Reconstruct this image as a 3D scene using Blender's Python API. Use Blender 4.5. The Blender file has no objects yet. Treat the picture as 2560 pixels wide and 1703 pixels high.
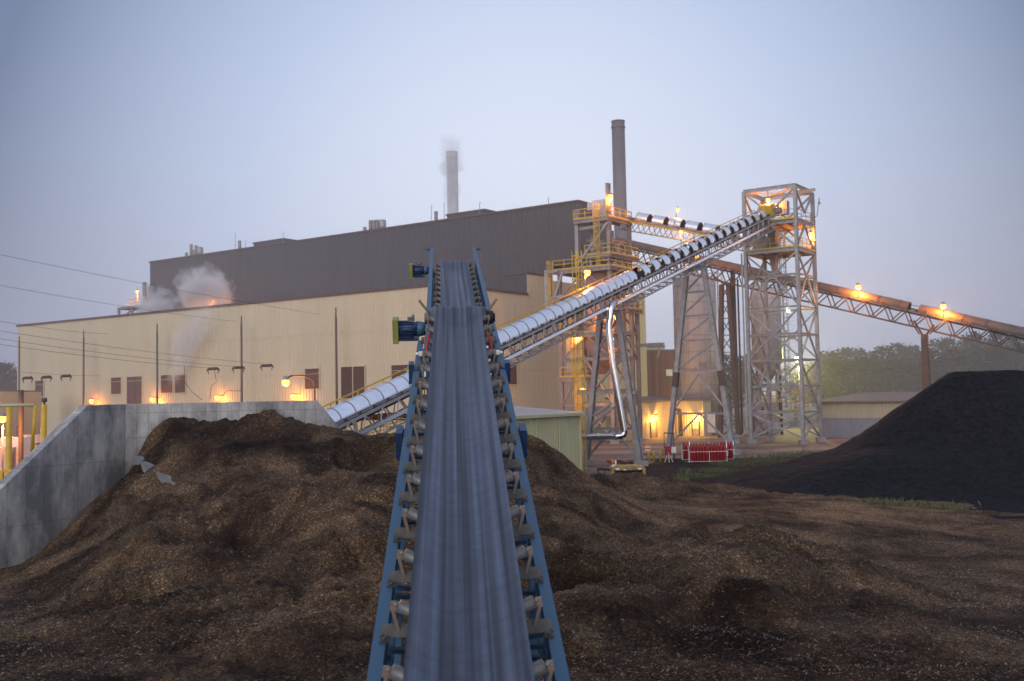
import bpy, math, random
import numpy as np
from mathutils import Vector, Matrix, noise as mnoise
random.seed(7); np.random.seed(7)
R = math.radians
scene = bpy.context.scene
COL = scene.collection

# ------------------------------------------------------------------ camera
FPX, W0, H0 = 2600.0, 2560.0, 1703.0
CH = 6.0
PITCH, ROLL = R(2.95), 0.02
cp, sp_, cr, sr = math.cos(PITCH), math.sin(PITCH), math.cos(ROLL), math.sin(ROLL)
def ray(px, py):
    u, v = (px-W0/2)/FPX, (H0/2-py)/FPX
    a, b = u*cr+v*sr, -u*sr+v*cr
    return Vector((a, cp-b*sp_, sp_+b*cp))
def at(px, py, Y):
    d = ray(px, py); k = Y/d.y
    return Vector((d.x*k, Y, CH+d.z*k))
def ground(px, py, z=0.0):
    d = ray(px, py); k = (z-CH)/d.z
    return Vector((d.x*k, d.y*k, z))
def hit(px, py, P, n):
    d = ray(px, py); c = Vector((0, 0, CH)); k = (P-c).dot(n)/d.dot(n)
    return c+d*k
def along(P, d, px, py):
    r = ray(px, py); q = r.x/r.y
    return (q*P.y-P.x)/(d.x-q*d.y)
def zat(px, py, Y): return at(px, py, Y).z

cam = bpy.data.cameras.new('camera'); cam_o = bpy.data.objects.new('camera', cam); COL.objects.link(cam_o)
cam.sensor_width = 36; cam.lens = 36*FPX/W0; cam.clip_end = 5000; cam.clip_start = 0.05
r0, u0, f0 = Vector((1, 0, 0)), Vector((0, -sp_, cp)), Vector((0, cp, sp_))
rc, uc = r0*cr-u0*sr, r0*sr+u0*cr
m = Matrix((rc, uc, -f0)).transposed().to_4x4(); m.translation = Vector((0, 0, CH)); cam_o.matrix_world = m
cam.dof.use_dof = True; cam.dof.focus_distance = 27; cam.dof.aperture_fstop = 1.6
scene.camera = cam_o

# ------------------------------------------------------------------ materials
def nodes(name):
    m = bpy.data.materials.new(name); m.use_nodes = True
    nt = m.node_tree; b = nt.nodes['Principled BSDF']
    return m, nt, b
def N(nt, t, **kw):
    n = nt.nodes.new(t)
    for k, v in kw.items(): setattr(n, k, v)
    return n
def mat(name, c, rough=.6, metal=0.0, c2=None, scale=2.0, bump=0.0, bscale=20.0, spec=.4, stretch=(1, 1, 1), detail=4, lo=.35, hi=.7):
    m, nt, b = nodes(name); L = nt.links
    b.inputs['Roughness'].default_value = rough; b.inputs['Metallic'].default_value = metal
    b.inputs['Specular IOR Level'].default_value = spec
    tc = N(nt, 'ShaderNodeTexCoord'); mp = N(nt, 'ShaderNodeMapping'); mp.inputs['Scale'].default_value = stretch
    L.new(tc.outputs['Object'], mp.inputs['Vector'])
    if c2 is None: c2 = tuple(x*.78 for x in c)
    n1 = N(nt, 'ShaderNodeTexNoise'); n1.inputs['Scale'].default_value = scale; n1.inputs['Detail'].default_value = detail
    n1.inputs['Roughness'].default_value = .65
    L.new(mp.outputs['Vector'], n1.inputs['Vector'])
    cr_ = N(nt, 'ShaderNodeValToRGB'); e = cr_.color_ramp.elements
    e[0].position = lo; e[1].position = hi; e[0].color = (*c2, 1); e[1].color = (*c, 1)
    L.new(n1.outputs['Fac'], cr_.inputs['Fac']); L.new(cr_.outputs['Color'], b.inputs['Base Color'])
    if bump:
        n2 = N(nt, 'ShaderNodeTexNoise'); n2.inputs['Scale'].default_value = bscale; n2.inputs['Detail'].default_value = 3
        L.new(mp.outputs['Vector'], n2.inputs['Vector'])
        bp = N(nt, 'ShaderNodeBump'); bp.inputs['Strength'].default_value = bump; bp.inputs['Distance'].default_value = .05
        L.new(n2.outputs['Fac'], bp.inputs['Height']); L.new(bp.outputs['Normal'], b.inputs['Normal'])
    return m
def emit(name, c, s):
    m, nt, b = nodes(name); b.inputs['Base Color'].default_value = (*c, 1)
    b.inputs['Emission Color'].default_value = (*c, 1); b.inputs['Emission Strength'].default_value = s
    return m

M = {}
M['tan'] = mat('tan_cladding', (.50, .435, .31), .55, c2=(.455, .395, .28), scale=.25, stretch=(1, 1, .25))
M['tan_shed'] = mat('pale_green_cladding', (.42, .41, .25), .5, c2=(.34, .33, .20), scale=.6, stretch=(1, 1, .3))
M['dark'] = mat('dark_cladding', (.062, .056, .064), .5, c2=(.053, .048, .056), scale=.3, stretch=(1, 1, .25))
M['trim'] = mat('brown_trim', (.10, .065, .055), .6)
M['louver'] = mat('brown_louver', (.115, .055, .045), .6, c2=(.085, .042, .036))
M['roof'] = mat('roof_membrane', (.16, .15, .15), .8)
M['roofmetal'] = mat('pale_roof_metal', (.5, .52, .56), .4, metal=.3)
M['stack'] = mat('stack_steel', (.15, .132, .145), .6, c2=(.12, .105, .115), scale=.3)
M['stack2'] = mat('pale_stack_steel', (.55, .54, .56), .6, c2=(.42, .41, .43), scale=.4)
M['galv'] = mat('galvanised_sheet', (.92, .93, .94), .27, metal=1.0, c2=(.80, .82, .85), scale=1.2)
M['chrome'] = mat('polished_duct', (.62, .62, .63), .14, metal=1.0, c2=(.5, .5, .52), scale=2)
M['steel'] = mat('grey_painted_steel', (.32, .33, .35), .5, metal=.2, c2=(.21, .21, .22), scale=1.5)
M['steel_old'] = mat('weathered_steel', (.29, .265, .275), .6, metal=.15, c2=(.19, .155, .15), scale=1.5)
M['rust'] = mat('rusty_steel', (.085, .062, .054), .8, c2=(.05, .040, .037), scale=2.0)
M['rusthood'] = mat('rusty_hood', (.135, .100, .09), .6, c2=(.085, .064, .058), scale=.8, metal=.2)
M['inner'] = mat('shaded_inside', (.018, .018, .02), .8)  # interior shade of the hoods put into the colour
M['yellow'] = mat('yellow_paint', (.56, .38, .025), .45, c2=(.42, .27, .02), scale=3)
M['yellow_green'] = mat('yellow_green_guard', (.22, .24, .05), .5, c2=(.15, .17, .04), scale=5)
M['blue'] = mat('blue_paint', (.028, .078, .138), .48, c2=(.040, .034, .030), scale=3.2, spec=.45, lo=.30, hi=.40, detail=8)
M['bluedark'] = mat('deep_blue_paint', (.012, .040, .115), .4, c2=(.010, .025, .07), scale=4)
M['plate'] = mat('grimy_plate', (.092, .096, .098), .6, c2=(.048, .042, .038), scale=6, metal=.2)
M['roller'] = mat('roller_steel', (.19, .20, .205), .45, metal=.35, c2=(.085, .075, .068), scale=8)
M['strap'] = mat('idler_bracket', (.165, .158, .152), .6, c2=(.19, .13, .10), scale=10)
M['black'] = mat('black_rubber', (.015, .015, .017), .6)
M['wood'] = mat('worn_board', (.23, .16, .10), .8, c2=(.14, .095, .06), scale=6)
M['red'] = mat('red_paint', (.30, .012, .02), .4, c2=(.22, .01, .015), scale=4)
M['white'] = mat('white_paint', (.75, .74, .72), .5, c2=(.6, .58, .55), scale=4)
M['orange'] = mat('orange_plastic', (.70, .16, .03), .5)
M['brick'] = mat('brown_cladding', (.17, .072, .058), .7, c2=(.135, .058, .048), scale=.6, stretch=(1, 1, .2))
M['silo'] = mat('silo_steel', (.50, .48, .50), .5, metal=.15, c2=(.40, .38, .40), scale=.5)
M['bluegrey'] = mat('blue_grey_cladding', (.20, .215, .27), .6, scale=.6, stretch=(1, 1, .3))
M['shedtan'] = mat('faded_tan_cladding', (.37, .345, .25), .6, scale=.6, stretch=(1, 1, .3))
M['pole'] = mat('brown_pole', (.105, .078, .07), .8)
M['wire'] = mat('wire', (.04, .035, .035), .6)
M['bark'] = mat('bark', (.06, .045, .03), .9)
M['pinkwall'] = mat('pink_brown_bin', (.33, .20, .17), .6, c2=(.25, .145, .12), scale=.6)
M['wallstub'] = mat('stained_concrete', (.20, .20, .205), .8, c2=(.13, .13, .135), scale=2)
M['plinth'] = mat('plinth_concrete', (.26, .25, .24), .8)
M['whitebag'] = mat('white_wrap', (.62, .56, .52), .7, c2=(.45, .40, .37), scale=3)
M['signgreen'] = mat('green_sign', (.10, .25, .12), .5)
M['glass'] = mat('dark_glass', (.02, .025, .03), .1)
M['rubber_belt_dark'] = M['black']
M['bulb'] = emit('sodium_bulb', (1.0, .40, .06), 5)
M['bulbw'] = emit('white_bulb', (1.0, .95, .62), 30)
M['litsign'] = emit('lit_window', (1.0, .62, .18), 3)

def leafmat(name, c, c2):
    m, nt, b = nodes(name); L = nt.links
    b.inputs['Roughness'].default_value = .7; b.inputs['Specular IOR Level'].default_value = .2
    g = N(nt, 'ShaderNodeNewGeometry'); cr_ = N(nt, 'ShaderNodeValToRGB'); e = cr_.color_ramp.elements
    e[0].color = (*c2, 1); e[1].color = (*c, 1)
    L.new(g.outputs['Random Per Island'], cr_.inputs['Fac']); L.new(cr_.outputs['Color'], b.inputs['Base Color'])
    return m
M['leaf'] = leafmat('foliage', (.055, .050, .022), (.028, .028, .013))
M['dirty_yellow'] = mat('dirty_yellow_paint', (.40, .28, .05), .6, c2=(.17, .12, .05), scale=2.5)
M['grass'] = leafmat('grass_blades', (.105, .115, .05), (.06, .066, .03))
M['grassdry'] = leafmat('dry_grass_blades', (.13, .135, .07), (.075, .085, .04))

def chipmat():
    m, nt, b = nodes('wood_chips'); L = nt.links
    b.inputs['Roughness'].default_value = .85; b.inputs['Specular IOR Level'].default_value = .1
    tc = N(nt, 'ShaderNodeTexCoord')
    mp = N(nt, 'ShaderNodeMapping'); mp.inputs['Scale'].default_value = (1, 1, 1)
    L.new(tc.outputs['Object'], mp.inputs['Vector'])
    # warp so that chips lie at all angles
    nw = N(nt, 'ShaderNodeTexNoise'); nw.inputs['Scale'].default_value = 9; nw.inputs['Detail'].default_value = 2
    L.new(mp.outputs['Vector'], nw.inputs['Vector'])
    va = N(nt, 'ShaderNodeMixRGB'); va.blend_type = 'ADD'; va.inputs['Fac'].default_value = .10
    L.new(mp.outputs['Vector'], va.inputs['Color1']); L.new(nw.outputs['Color'], va.inputs['Color2'])
    vo = N(nt, 'ShaderNodeTexVoronoi'); vo.inputs['Scale'].default_value = 21; L.new(va.outputs['Color'], vo.inputs['Vector'])
    vo2 = N(nt, 'ShaderNodeTexVoronoi'); vo2.inputs['Scale'].default_value = 42; L.new(va.outputs['Color'], vo2.inputs['Vector'])
    s1 = N(nt, 'ShaderNodeSeparateColor'); L.new(vo.outputs['Color'], s1.inputs['Color'])
    s2 = N(nt, 'ShaderNodeSeparateColor'); L.new(vo2.outputs['Color'], s2.inputs['Color'])
    r1 = N(nt, 'ShaderNodeValToRGB'); e = r1.color_ramp.elements
    e[0].position = 0; e[0].color = (.020, .013, .008, 1); e[1].position = 1; e[1].color = (.42, .31, .20, 1)
    x = e.new(.5); x.color = (.064, .046, .031, 1); x = e.new(.8); x.color = (.122, .090, .062, 1); x = e.new(.93); x.color = (.21, .16, .112, 1)
    L.new(s1.outputs['Red'], r1.inputs['Fac'])
    r2 = N(nt, 'ShaderNodeValToRGB'); e = r2.color_ramp.elements
    e[0].color = (.025, .018, .012, 1); e[1].color = (.21, .16, .11, 1); x = e.new(.7); x.color = (.07, .051, .035, 1)
    L.new(s2.outputs['Green'], r2.inputs['Fac'])
    mx = N(nt, 'ShaderNodeMixRGB'); mx.inputs['Fac'].default_value = .5
    L.new(r1.outputs['Color'], mx.inputs['Color1']); L.new(r2.outputs['Color'], mx.inputs['Color2'])
    # damp dark fines and drier pale patches
    np_ = N(nt, 'ShaderNodeTexNoise'); np_.inputs['Scale'].default_value = .32; np_.inputs['Detail'].default_value = 6; np_.inputs['Roughness'].default_value = .62
    np_.inputs['Distortion'].default_value = .8
    L.new(tc.outputs['Object'], np_.inputs['Vector'])
    rp = N(nt, 'ShaderNodeValToRGB'); e = rp.color_ramp.elements
    e[0].position = .38; e[0].color = (.36, .28, .25, 1); e[1].position = .60; e[1].color = (1.58, 1.40, 1.25, 1); x = e.new(.49); x.color = (.96, .84, .75, 1)
    L.new(np_.outputs['Fac'], rp.inputs['Fac'])
    mu = N(nt, 'ShaderNodeMixRGB'); mu.blend_type = 'MULTIPLY'; mu.inputs['Fac'].default_value = 1
    L.new(mx.outputs['Color'], mu.inputs['Color1']); L.new(rp.outputs['Color'], mu.inputs['Color2'])
    at_ = N(nt, 'ShaderNodeAttribute'); at_.attribute_name = 'damp_shade'  # damp and dry tone, with painted hollow shade and vignette
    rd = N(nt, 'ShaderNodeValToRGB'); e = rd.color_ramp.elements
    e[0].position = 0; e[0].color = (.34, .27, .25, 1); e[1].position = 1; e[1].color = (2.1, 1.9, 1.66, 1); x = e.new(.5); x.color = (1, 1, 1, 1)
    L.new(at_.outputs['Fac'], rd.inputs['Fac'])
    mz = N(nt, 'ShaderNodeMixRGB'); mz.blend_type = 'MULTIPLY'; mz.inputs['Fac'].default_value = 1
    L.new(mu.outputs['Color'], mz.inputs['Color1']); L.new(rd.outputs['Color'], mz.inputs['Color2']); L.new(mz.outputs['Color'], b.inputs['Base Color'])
    ad = N(nt, 'ShaderNodeMath'); ad.operation = 'ADD'
    L.new(s1.outputs['Blue'], ad.inputs[0]); L.new(s2.outputs['Blue'], ad.inputs[1])
    bp = N(nt, 'ShaderNodeBump'); bp.inputs['Strength'].default_value = 1.0; bp.inputs['Distance'].default_value = .05
    L.new(ad.outputs['Value'], bp.inputs['Height']); L.new(bp.outputs['Normal'], b.inputs['Normal'])
    return m
M['chips'] = chipmat()
M['chip_pale'] = leafmat('loose_chip_pale', (.26, .18, .118), (.13, .084, .055))
M['chip_dark'] = leafmat('loose_chip_dark', (.075, .055, .038), (.03, .021, .015))

def coalmat():
    m, nt, b = nodes('coal'); L = nt.links
    b.inputs['Roughness'].default_value = .7; b.inputs['Specular IOR Level'].default_value = .06
    tc = N(nt, 'ShaderNodeTexCoord')
    vo = N(nt, 'ShaderNodeTexVoronoi'); vo.inputs['Scale'].default_value = 6; L.new(tc.outputs['Object'], vo.inputs['Vector'])
    n = N(nt, 'ShaderNodeTexNoise'); n.inputs['Scale'].default_value = 3; n.inputs['Detail'].default_value = 8; L.new(tc.outputs['Object'], n.inputs['Vector'])
    s = N(nt, 'ShaderNodeSeparateColor'); L.new(vo.outputs['Color'], s.inputs['Color'])
    a = N(nt, 'ShaderNodeMath'); a.operation = 'MULTIPLY_ADD'; a.inputs[1].default_value = .5
    L.new(s.outputs['Red'], a.inputs[0]); L.new(n.outputs['Fac'], a.inputs[2])
    r1 = N(nt, 'ShaderNodeValToRGB'); e = r1.color_ramp.elements
    e[0].position = .35; e[0].color = (.0025, .0025, .003, 1); e[1].position = 1; e[1].color = (.013, .013, .015, 1)
    L.new(a.outputs['Value'], r1.inputs['Fac']); L.new(r1.outputs['Color'], b.inputs['Base Color'])
    bp = N(nt, 'ShaderNodeBump'); bp.inputs['Strength'].default_value = .7; bp.inputs['Distance'].default_value = .08
    L.new(a.outputs['Value'], bp.inputs['Height']); L.new(bp.outputs['Normal'], b.inputs['Normal'])
    return m
M['coal'] = coalmat()

def yardmat():
    m, nt, b = nodes('yard_dirt'); L = nt.links
    b.inputs['Roughness'].default_value = .8; b.inputs['Specular IOR Level'].default_value = .25
    tc = N(nt, 'ShaderNodeTexCoord')
    mp = N(nt, 'ShaderNodeMapping'); mp.inputs['Scale'].default_value = (.09, .22, 1); mp.inputs['Rotation'].default_value = (0, 0, .25)
    L.new(tc.outputs['Object'], mp.inputs['Vector'])
    n = N(nt, 'ShaderNodeTexNoise'); n.inputs['Scale'].default_value = 1; n.inputs['Detail'].default_value = 7; n.inputs['Roughness'].default_value = .6; n.inputs['Distortion'].default_value = .6
    L.new(mp.outputs['Vector'], n.inputs['Vector'])
    n2 = N(nt, 'ShaderNodeTexNoise'); n2.inputs['Scale'].default_value = 5; n2.inputs['Detail'].default_value = 6; L.new(tc.outputs['Object'], n2.inputs['Vector'])
    r1 = N(nt, 'ShaderNodeValToRGB'); e = r1.color_ramp.elements
    e[0].position = .36; e[0].color = (.085, .062, .055, 1); e[1].position = .66; e[1].color = (.27, .225, .215, 1)
    x = e.new(.5); x.color = (.15, .115, .105, 1)
    L.new(n.outputs['Fac'], r1.inputs['Fac'])
    r2 = N(nt, 'ShaderNodeValToRGB'); e = r2.color_ramp.elements; e[0].position = .3; e[0].color = (.65, .65, .65, 1); e[1].position = .7; e[1].color = (1.1, 1.1, 1.1, 1)
    L.new(n2.outputs['Fac'], r2.inputs['Fac'])
    mu = N(nt, 'ShaderNodeMixRGB'); mu.blend_type = 'MULTIPLY'; mu.inputs['Fac'].default_value = 1
    L.new(r1.outputs['Color'], mu.inputs['Color1']); L.new(r2.outputs['Color'], mu.inputs['Color2']); L.new(mu.outputs['Color'], b.inputs['Base Color'])
    bp = N(nt, 'ShaderNodeBump'); bp.inputs['Strength'].default_value = .5; bp.inputs['Distance'].default_value = .05
    L.new(n2.outputs['Fac'], bp.inputs['Height']); L.new(bp.outputs['Normal'], b.inputs['Normal'])
    return m
M['yard'] = yardmat()

def dotnode(nt, src, vec):
    d = N(nt, 'ShaderNodeVectorMath'); d.operation = 'DOT_PRODUCT'; d.inputs[1].default_value = vec
    nt.links.new(src, d.inputs[0]); return d.outputs['Value']
def concretemat(name, along_v, pitch, lift):
    m, nt, b = nodes(name); L = nt.links
    b.inputs['Roughness'].default_value = .75; b.inputs['Specular IOR Level'].default_value = .3
    tc = N(nt, 'ShaderNodeTexCoord'); src = tc.outputs['Object']
    ux = dotnode(nt, src, along_v); uz = dotnode(nt, src, (0, 0, 1))
    cv = N(nt, 'ShaderNodeCombineXYZ'); L.new(ux, cv.inputs['X']); L.new(uz, cv.inputs['Y'])
    br = N(nt, 'ShaderNodeTexBrick'); br.offset = 0; br.squash = 1
    br.inputs['Scale'].default_value = 1; br.inputs['Brick Width'].default_value = pitch; br.inputs['Row Height'].default_value = lift
    br.inputs['Mortar Size'].default_value = .011; br.inputs['Mortar Smooth'].default_value = .3; br.inputs['Bias'].default_value = 0
    br.inputs['Color1'].default_value = (.31, .31, .315, 1); br.inputs['Color2'].default_value = (.36, .36, .36, 1); br.inputs['Mortar'].default_value = (.19, .19, .19, 1)
    L.new(cv.outputs['Vector'], br.inputs['Vector'])
    mp = N(nt, 'ShaderNodeMapping'); mp.inputs['Scale'].default_value = (1, 1, .45); L.new(src, mp.inputs['Vector'])
    n = N(nt, 'ShaderNodeTexNoise'); n.inputs['Scale'].default_value = .9; n.inputs['Detail'].default_value = 8; n.inputs['Roughness'].default_value = .65
    L.new(mp.outputs['Vector'], n.inputs['Vector'])
    rp = N(nt, 'ShaderNodeValToRGB'); e = rp.color_ramp.elements
    e[0].position = .40; e[0].color = (.42, .42, .44, 1); e[1].position = .62; e[1].color = (1.12, 1.10, 1.07, 1)
    L.new(n.outputs['Fac'], rp.inputs['Fac'])
    mu = N(nt, 'ShaderNodeMixRGB'); mu.blend_type = 'MULTIPLY'; mu.inputs['Fac'].default_value = 1
    L.new(br.outputs['Color'], mu.inputs['Color1']); L.new(rp.outputs['Color'], mu.inputs['Color2']); L.new(mu.outputs['Color'], b.inputs['Base Color'])
    n2 = N(nt, 'ShaderNodeTexNoise'); n2.inputs['Scale'].default_value = 12; n2.inputs['Detail'].default_value = 4; L.new(src, n2.inputs['Vector'])
    bp = N(nt, 'ShaderNodeBump'); bp.inputs['Strength'].default_value = .25; bp.inputs['Distance'].default_value = .03
    L.new(n2.outputs['Fac'], bp.inputs['Height']); L.new(bp.outputs['Normal'], b.inputs['Normal'])
    return m
def beltmat(name, lat, alo, seed):
    m, nt, b = nodes(name); L = nt.links
    b.inputs['Specular IOR Level'].default_value = .5
    tc = N(nt, 'ShaderNodeTexCoord'); src = tc.outputs['Object']
    ux = dotnode(nt, src, lat); us = dotnode(nt, src, alo)
    def streak(kx, ks, detail):
        a = N(nt, 'ShaderNodeMath'); a.operation = 'MULTIPLY_ADD'; a.inputs[1].default_value = kx; a.inputs[2].default_value = seed; L.new(ux, a.inputs[0])
        c = N(nt, 'ShaderNodeMath'); c.operation = 'MULTIPLY'; c.inputs[1].default_value = ks; L.new(us, c.inputs[0])
        v = N(nt, 'ShaderNodeCombineXYZ'); L.new(a.outputs[0], v.inputs['X']); L.new(c.outputs[0], v.inputs['Y'])
        n = N(nt, 'ShaderNodeTexNoise'); n.inputs['Scale'].default_value = 1; n.inputs['Detail'].default_value = detail; L.new(v.outputs['Vector'], n.inputs['Vector'])
        return n.outputs['Fac']
    f1 = streak(9, .05, 2); f2 = streak(45, .12, 3); f3 = streak(2.2, .9, 5)
    r1 = N(nt, 'ShaderNodeValToRGB'); e = r1.color_ramp.elements
    e[0].position = .40; e[0].color = (.016, .020, .034, 1); e[1].position = .66; e[1].color = (.070, .092, .150, 1)
    L.new(f1, r1.inputs['Fac'])
    r2 = N(nt, 'ShaderNodeValToRGB'); e = r2.color_ramp.elements
    e[0].position = .3; e[0].color = (.75, .75, .75, 1); e[1].position = .7; e[1].color = (1.2, 1.2, 1.2, 1); L.new(f2, r2.inputs['Fac'])
    r3 = N(nt, 'ShaderNodeValToRGB'); e = r3.color_ramp.elements
    e[0].position = .3; e[0].color = (.82, .80, .76, 1); e[1].position = .7; e[1].color = (1.1, 1.1, 1.1, 1); L.new(f3, r3.inputs['Fac'])
    mu = N(nt, 'ShaderNodeMixRGB'); mu.blend_type = 'MULTIPLY'; mu.inputs['Fac'].default_value = 1
    L.new(r1.outputs['Color'], mu.inputs['Color1']); L.new(r2.outputs['Color'], mu.inputs['Color2'])
    mv = N(nt, 'ShaderNodeMixRGB'); mv.blend_type = 'MULTIPLY'; mv.inputs['Fac'].default_value = 1
    L.new(mu.outputs['Color'], mv.inputs['Color1']); L.new(r3.outputs['Color'], mv.inputs['Color2'])
    # faint cross marks pressed in where the idlers carry the belt, and scuffs
    f4 = streak(3.5, 6.0, 6); r4 = N(nt, 'ShaderNodeValToRGB'); e = r4.color_ramp.elements
    e[0].position = .36; e[0].color = (.80, .79, .78, 1); e[1].position = .60; e[1].color = (1.08, 1.08, 1.08, 1); L.new(f4, r4.inputs['Fac'])
    mw = N(nt, 'ShaderNodeMixRGB'); mw.blend_type = 'MULTIPLY'; mw.inputs['Fac'].default_value = 1
    L.new(mv.outputs['Color'], mw.inputs['Color1']); L.new(r4.outputs['Color'], mw.inputs['Color2']); L.new(mw.outputs['Color'], b.inputs['Base Color'])
    rr = N(nt, 'ShaderNodeMapRange'); rr.inputs['From Min'].default_value = .3; rr.inputs['From Max'].default_value = .7; rr.inputs['To Min'].default_value = .58; rr.inputs['To Max'].default_value = .40
    L.new(f1, rr.inputs['Value']); L.new(rr.outputs['Result'], b.inputs['Roughness'])
    return m

# ------------------------------------------------------------------ mesh builder
class MB:
    def __init__(s): s.v = []; s.f = []; s.mi = []; s.sm = []; s.mats = []
    def mid(s, m):
        if m not in s.mats: s.mats.append(m)
        return s.mats.index(m)
    def face(s, idx, mi=0, sm=False): s.f.append(idx); s.mi.append(mi); s.sm.append(sm)
    def poly(s, pts, mi=0):
        k = len(s.v); s.v += [Vector(p) for p in pts]; s.face(list(range(k, k+len(pts))), mi)
    def hexa(s, c, mi=0):     # 8 corners: bottom 4 ccw, top 4 ccw
        k = len(s.v); s.v += [Vector(p) for p in c]
        for q in ((3, 2, 1, 0), (4, 5, 6, 7), (0, 1, 5, 4), (1, 2, 6, 5), (2, 3, 7, 6), (3, 0, 4, 7)): s.face([k+i for i in q], mi)
    def obox(s, c, ax, ay, az, sx, sy, sz, mi=0):   # centred oriented box
        c = Vector(c); a, b, d = Vector(ax)*sx/2, Vector(ay)*sy/2, Vector(az)*sz/2
        s.hexa([c-a-b-d, c+a-b-d, c+a+b-d, c-a+b-d, c-a-b+d, c+a-b+d, c+a+b+d, c-a+b+d], mi)
    def box(s, c, sx, sy, sz, mi=0): s.obox(c, (1, 0, 0), (0, 1, 0), (0, 0, 1), sx, sy, sz, mi)
    def bar(s, p, q, w, h=None, up=(0, 0, 1), mi=0):
        p, q = Vector(p), Vector(q); h = h or w; d = q-p; L = d.length
        if L < 1e-6: return
        d /= L; up = Vector(up)
        if abs(d.dot(up)) > .98: up = Vector((0, 1, 0)) if abs(d.y) < .9 else Vector((1, 0, 0))
        x = d.cross(up).normalized(); z = x.cross(d)
        s.obox((p+q)/2, x, d, z, w, L, h, mi)
    def ibeam(s, p, q, w, h, up=(0, 0, 1), t=.04, mi=0):
        p, q = Vector(p), Vector(q); d = q-p; L = d.length; d /= L; up = Vector(up)
        if abs(d.dot(up)) > .98: up = Vector((0, 1, 0)) if abs(d.y) < .9 else Vector((1, 0, 0))
        x = d.cross(up).normalized(); z = x.cross(d); c = (p+q)/2
        s.obox(c+z*(h/2-t/2), x, d, z, w, L, t, mi); s.obox(c-z*(h/2-t/2), x, d, z, w, L, t, mi)
        s.obox(c, x, d, z, t, L, h-2*t, mi)
    def tube(s, p, q, r, n=8, r2=None, caps=True, mi=0):
        p, q = Vector(p), Vector(q); r2 = r if r2 is None else r2; d = (q-p)
        if d.length < 1e-6: return
        d.normalize(); a = d.orthogonal().normalized(); b = d.cross(a); k = len(s.v)
        for c, rr in ((p, r), (q, r2)):
            for i in range(n):
                t = 2*math.pi*i/n; s.v.append(c+a*(rr*math.cos(t))+b*(rr*math.sin(t)))
        for i in range(n): j = (i+1) % n; s.face([k+i, k+j, k+n+j, k+n+i], mi, True)
        if caps: s.face([k+i for i in reversed(range(n))], mi); s.face([k+n+i for i in range(n)], mi)
    def path(s, pts, r, n=8, mi=0):
        pts = [Vector(p) for p in pts]; k = len(s.v); a = None
        for i, p in enumerate(pts):
            d = (pts[min(i+1, len(pts)-1)]-pts[max(i-1, 0)]).normalized()
            a = d.orthogonal().normalized() if a is None else (a-d*a.dot(d)).normalized()
            b = d.cross(a)
            for j in range(n):
                t = 2*math.pi*j/n; s.v.append(p+a*(r*math.cos(t))+b*(r*math.sin(t)))
        for i in range(len(pts)-1):
            for j in range(n):
                j2 = (j+1) % n; s.face([k+i*n+j, k+i*n+j2, k+(i+1)*n+j2, k+(i+1)*n+j], mi, True)
        s.face([k+j for j in reversed(range(n))], mi); s.face([k+(len(pts)-1)*n+j for j in range(n)], mi)
    def lathe(s, c, prof, n=24, mi=0, sm=True):   # prof: (r, z) from bottom to top
        c = Vector(c); k = len(s.v)
        for r, z in prof:
            for i in range(n):
                t = 2*math.pi*i/n; s.v.append(c+Vector((r*math.cos(t), r*math.sin(t), z)))
        for a in range(len(prof)-1):
            for i in range(n):
                j = (i+1) % n; s.face([k+a*n+i, k+a*n+j, k+(a+1)*n+j, k+(a+1)*n+i], mi, sm)
        s.face([k+i for i in reversed(range(n))], mi); s.face([k+(len(prof)-1)*n+i for i in range(n)], mi)
    def ball(s, c, r, n=10, mi=0):
        m = n//2; s.lathe(c, [(r*math.sin(math.pi*(i+.02)/(m+.04)), -r*math.cos(math.pi*(i+.02)/(m+.04))) for i in range(m+1)], n, mi)
    def ribbed(s, p, q, z0, z1, out, pitch=.5, depth=.06, mi=0, zt=None):
        # trapezoid ribbed sheet from p to q, standing from z0 to z1 (zt: z1 at the q end)
        p, q = Vector(p), Vector(q); out = Vector(out); L = (q-p).length; d = (q-p)/L; n = max(1, int(round(L/pitch))); pt = L/n
        zt = z1 if zt is None else zt; prof = []
        for i in range(n):
            for fx, fo in ((0, 0), (.32, 0), (.44, 1), (.88, 1)): prof.append(((i+fx)*pt, fo*depth))
        prof.append((L, 0)); k = len(s.v)
        for x, o in prof:
            b = p+d*x+out*o; s.v.append(Vector((b.x, b.y, z0))); s.v.append(Vector((b.x, b.y, z1+(zt-z1)*x/L)))
        for i in range(len(prof)-1): s.face([k+2*i, k+2*i+2, k+2*i+3, k+2*i+1], mi)
    def build(s, name, m, parent=None, origin=None):
        me = bpy.data.meshes.new(name); o = bpy.data.objects.new(name, me); COL.objects.link(o)
        off = Vector((0, 0, 0))
        if parent is not None:
            r = parent
            while r.parent: r = r.parent
            off = Vector(r.location)
        elif origin is not None: off = Vector(origin); o.location = off
        me.from_pydata([v-off for v in s.v], [], s.f)
        ms = list(m) if isinstance(m, (list, tuple)) else [m]
        for x in ms: me.materials.append(M[x] if isinstance(x, str) else x)
        me.polygons.foreach_set('material_index', s.mi); me.polygons.foreach_set('use_smooth', s.sm)
        me.update()
        if parent is not None: o.parent = parent
        return o
def thing(name, label, cat, loc, group=None):
    o = bpy.data.objects.new(name, None); COL.objects.link(o); o.location = loc; o.empty_display_size = .3
    o['label'] = label; o['category'] = cat
    if group: o['group'] = group
    return o
def tag(o, label, cat, group=None):
    o['label'] = label; o['category'] = cat
    if group: o['group'] = group
    return o
def kids(o): return [c for c in bpy.data.objects if c.parent == o]
def copy_tree(o, parent=None):
    c = o.copy(); COL.objects.link(c); c.parent = parent
    for ch in list(o.children): copy_tree(ch, c)
    return c
def structure(o): o['kind'] = 'structure'; return o
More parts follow.
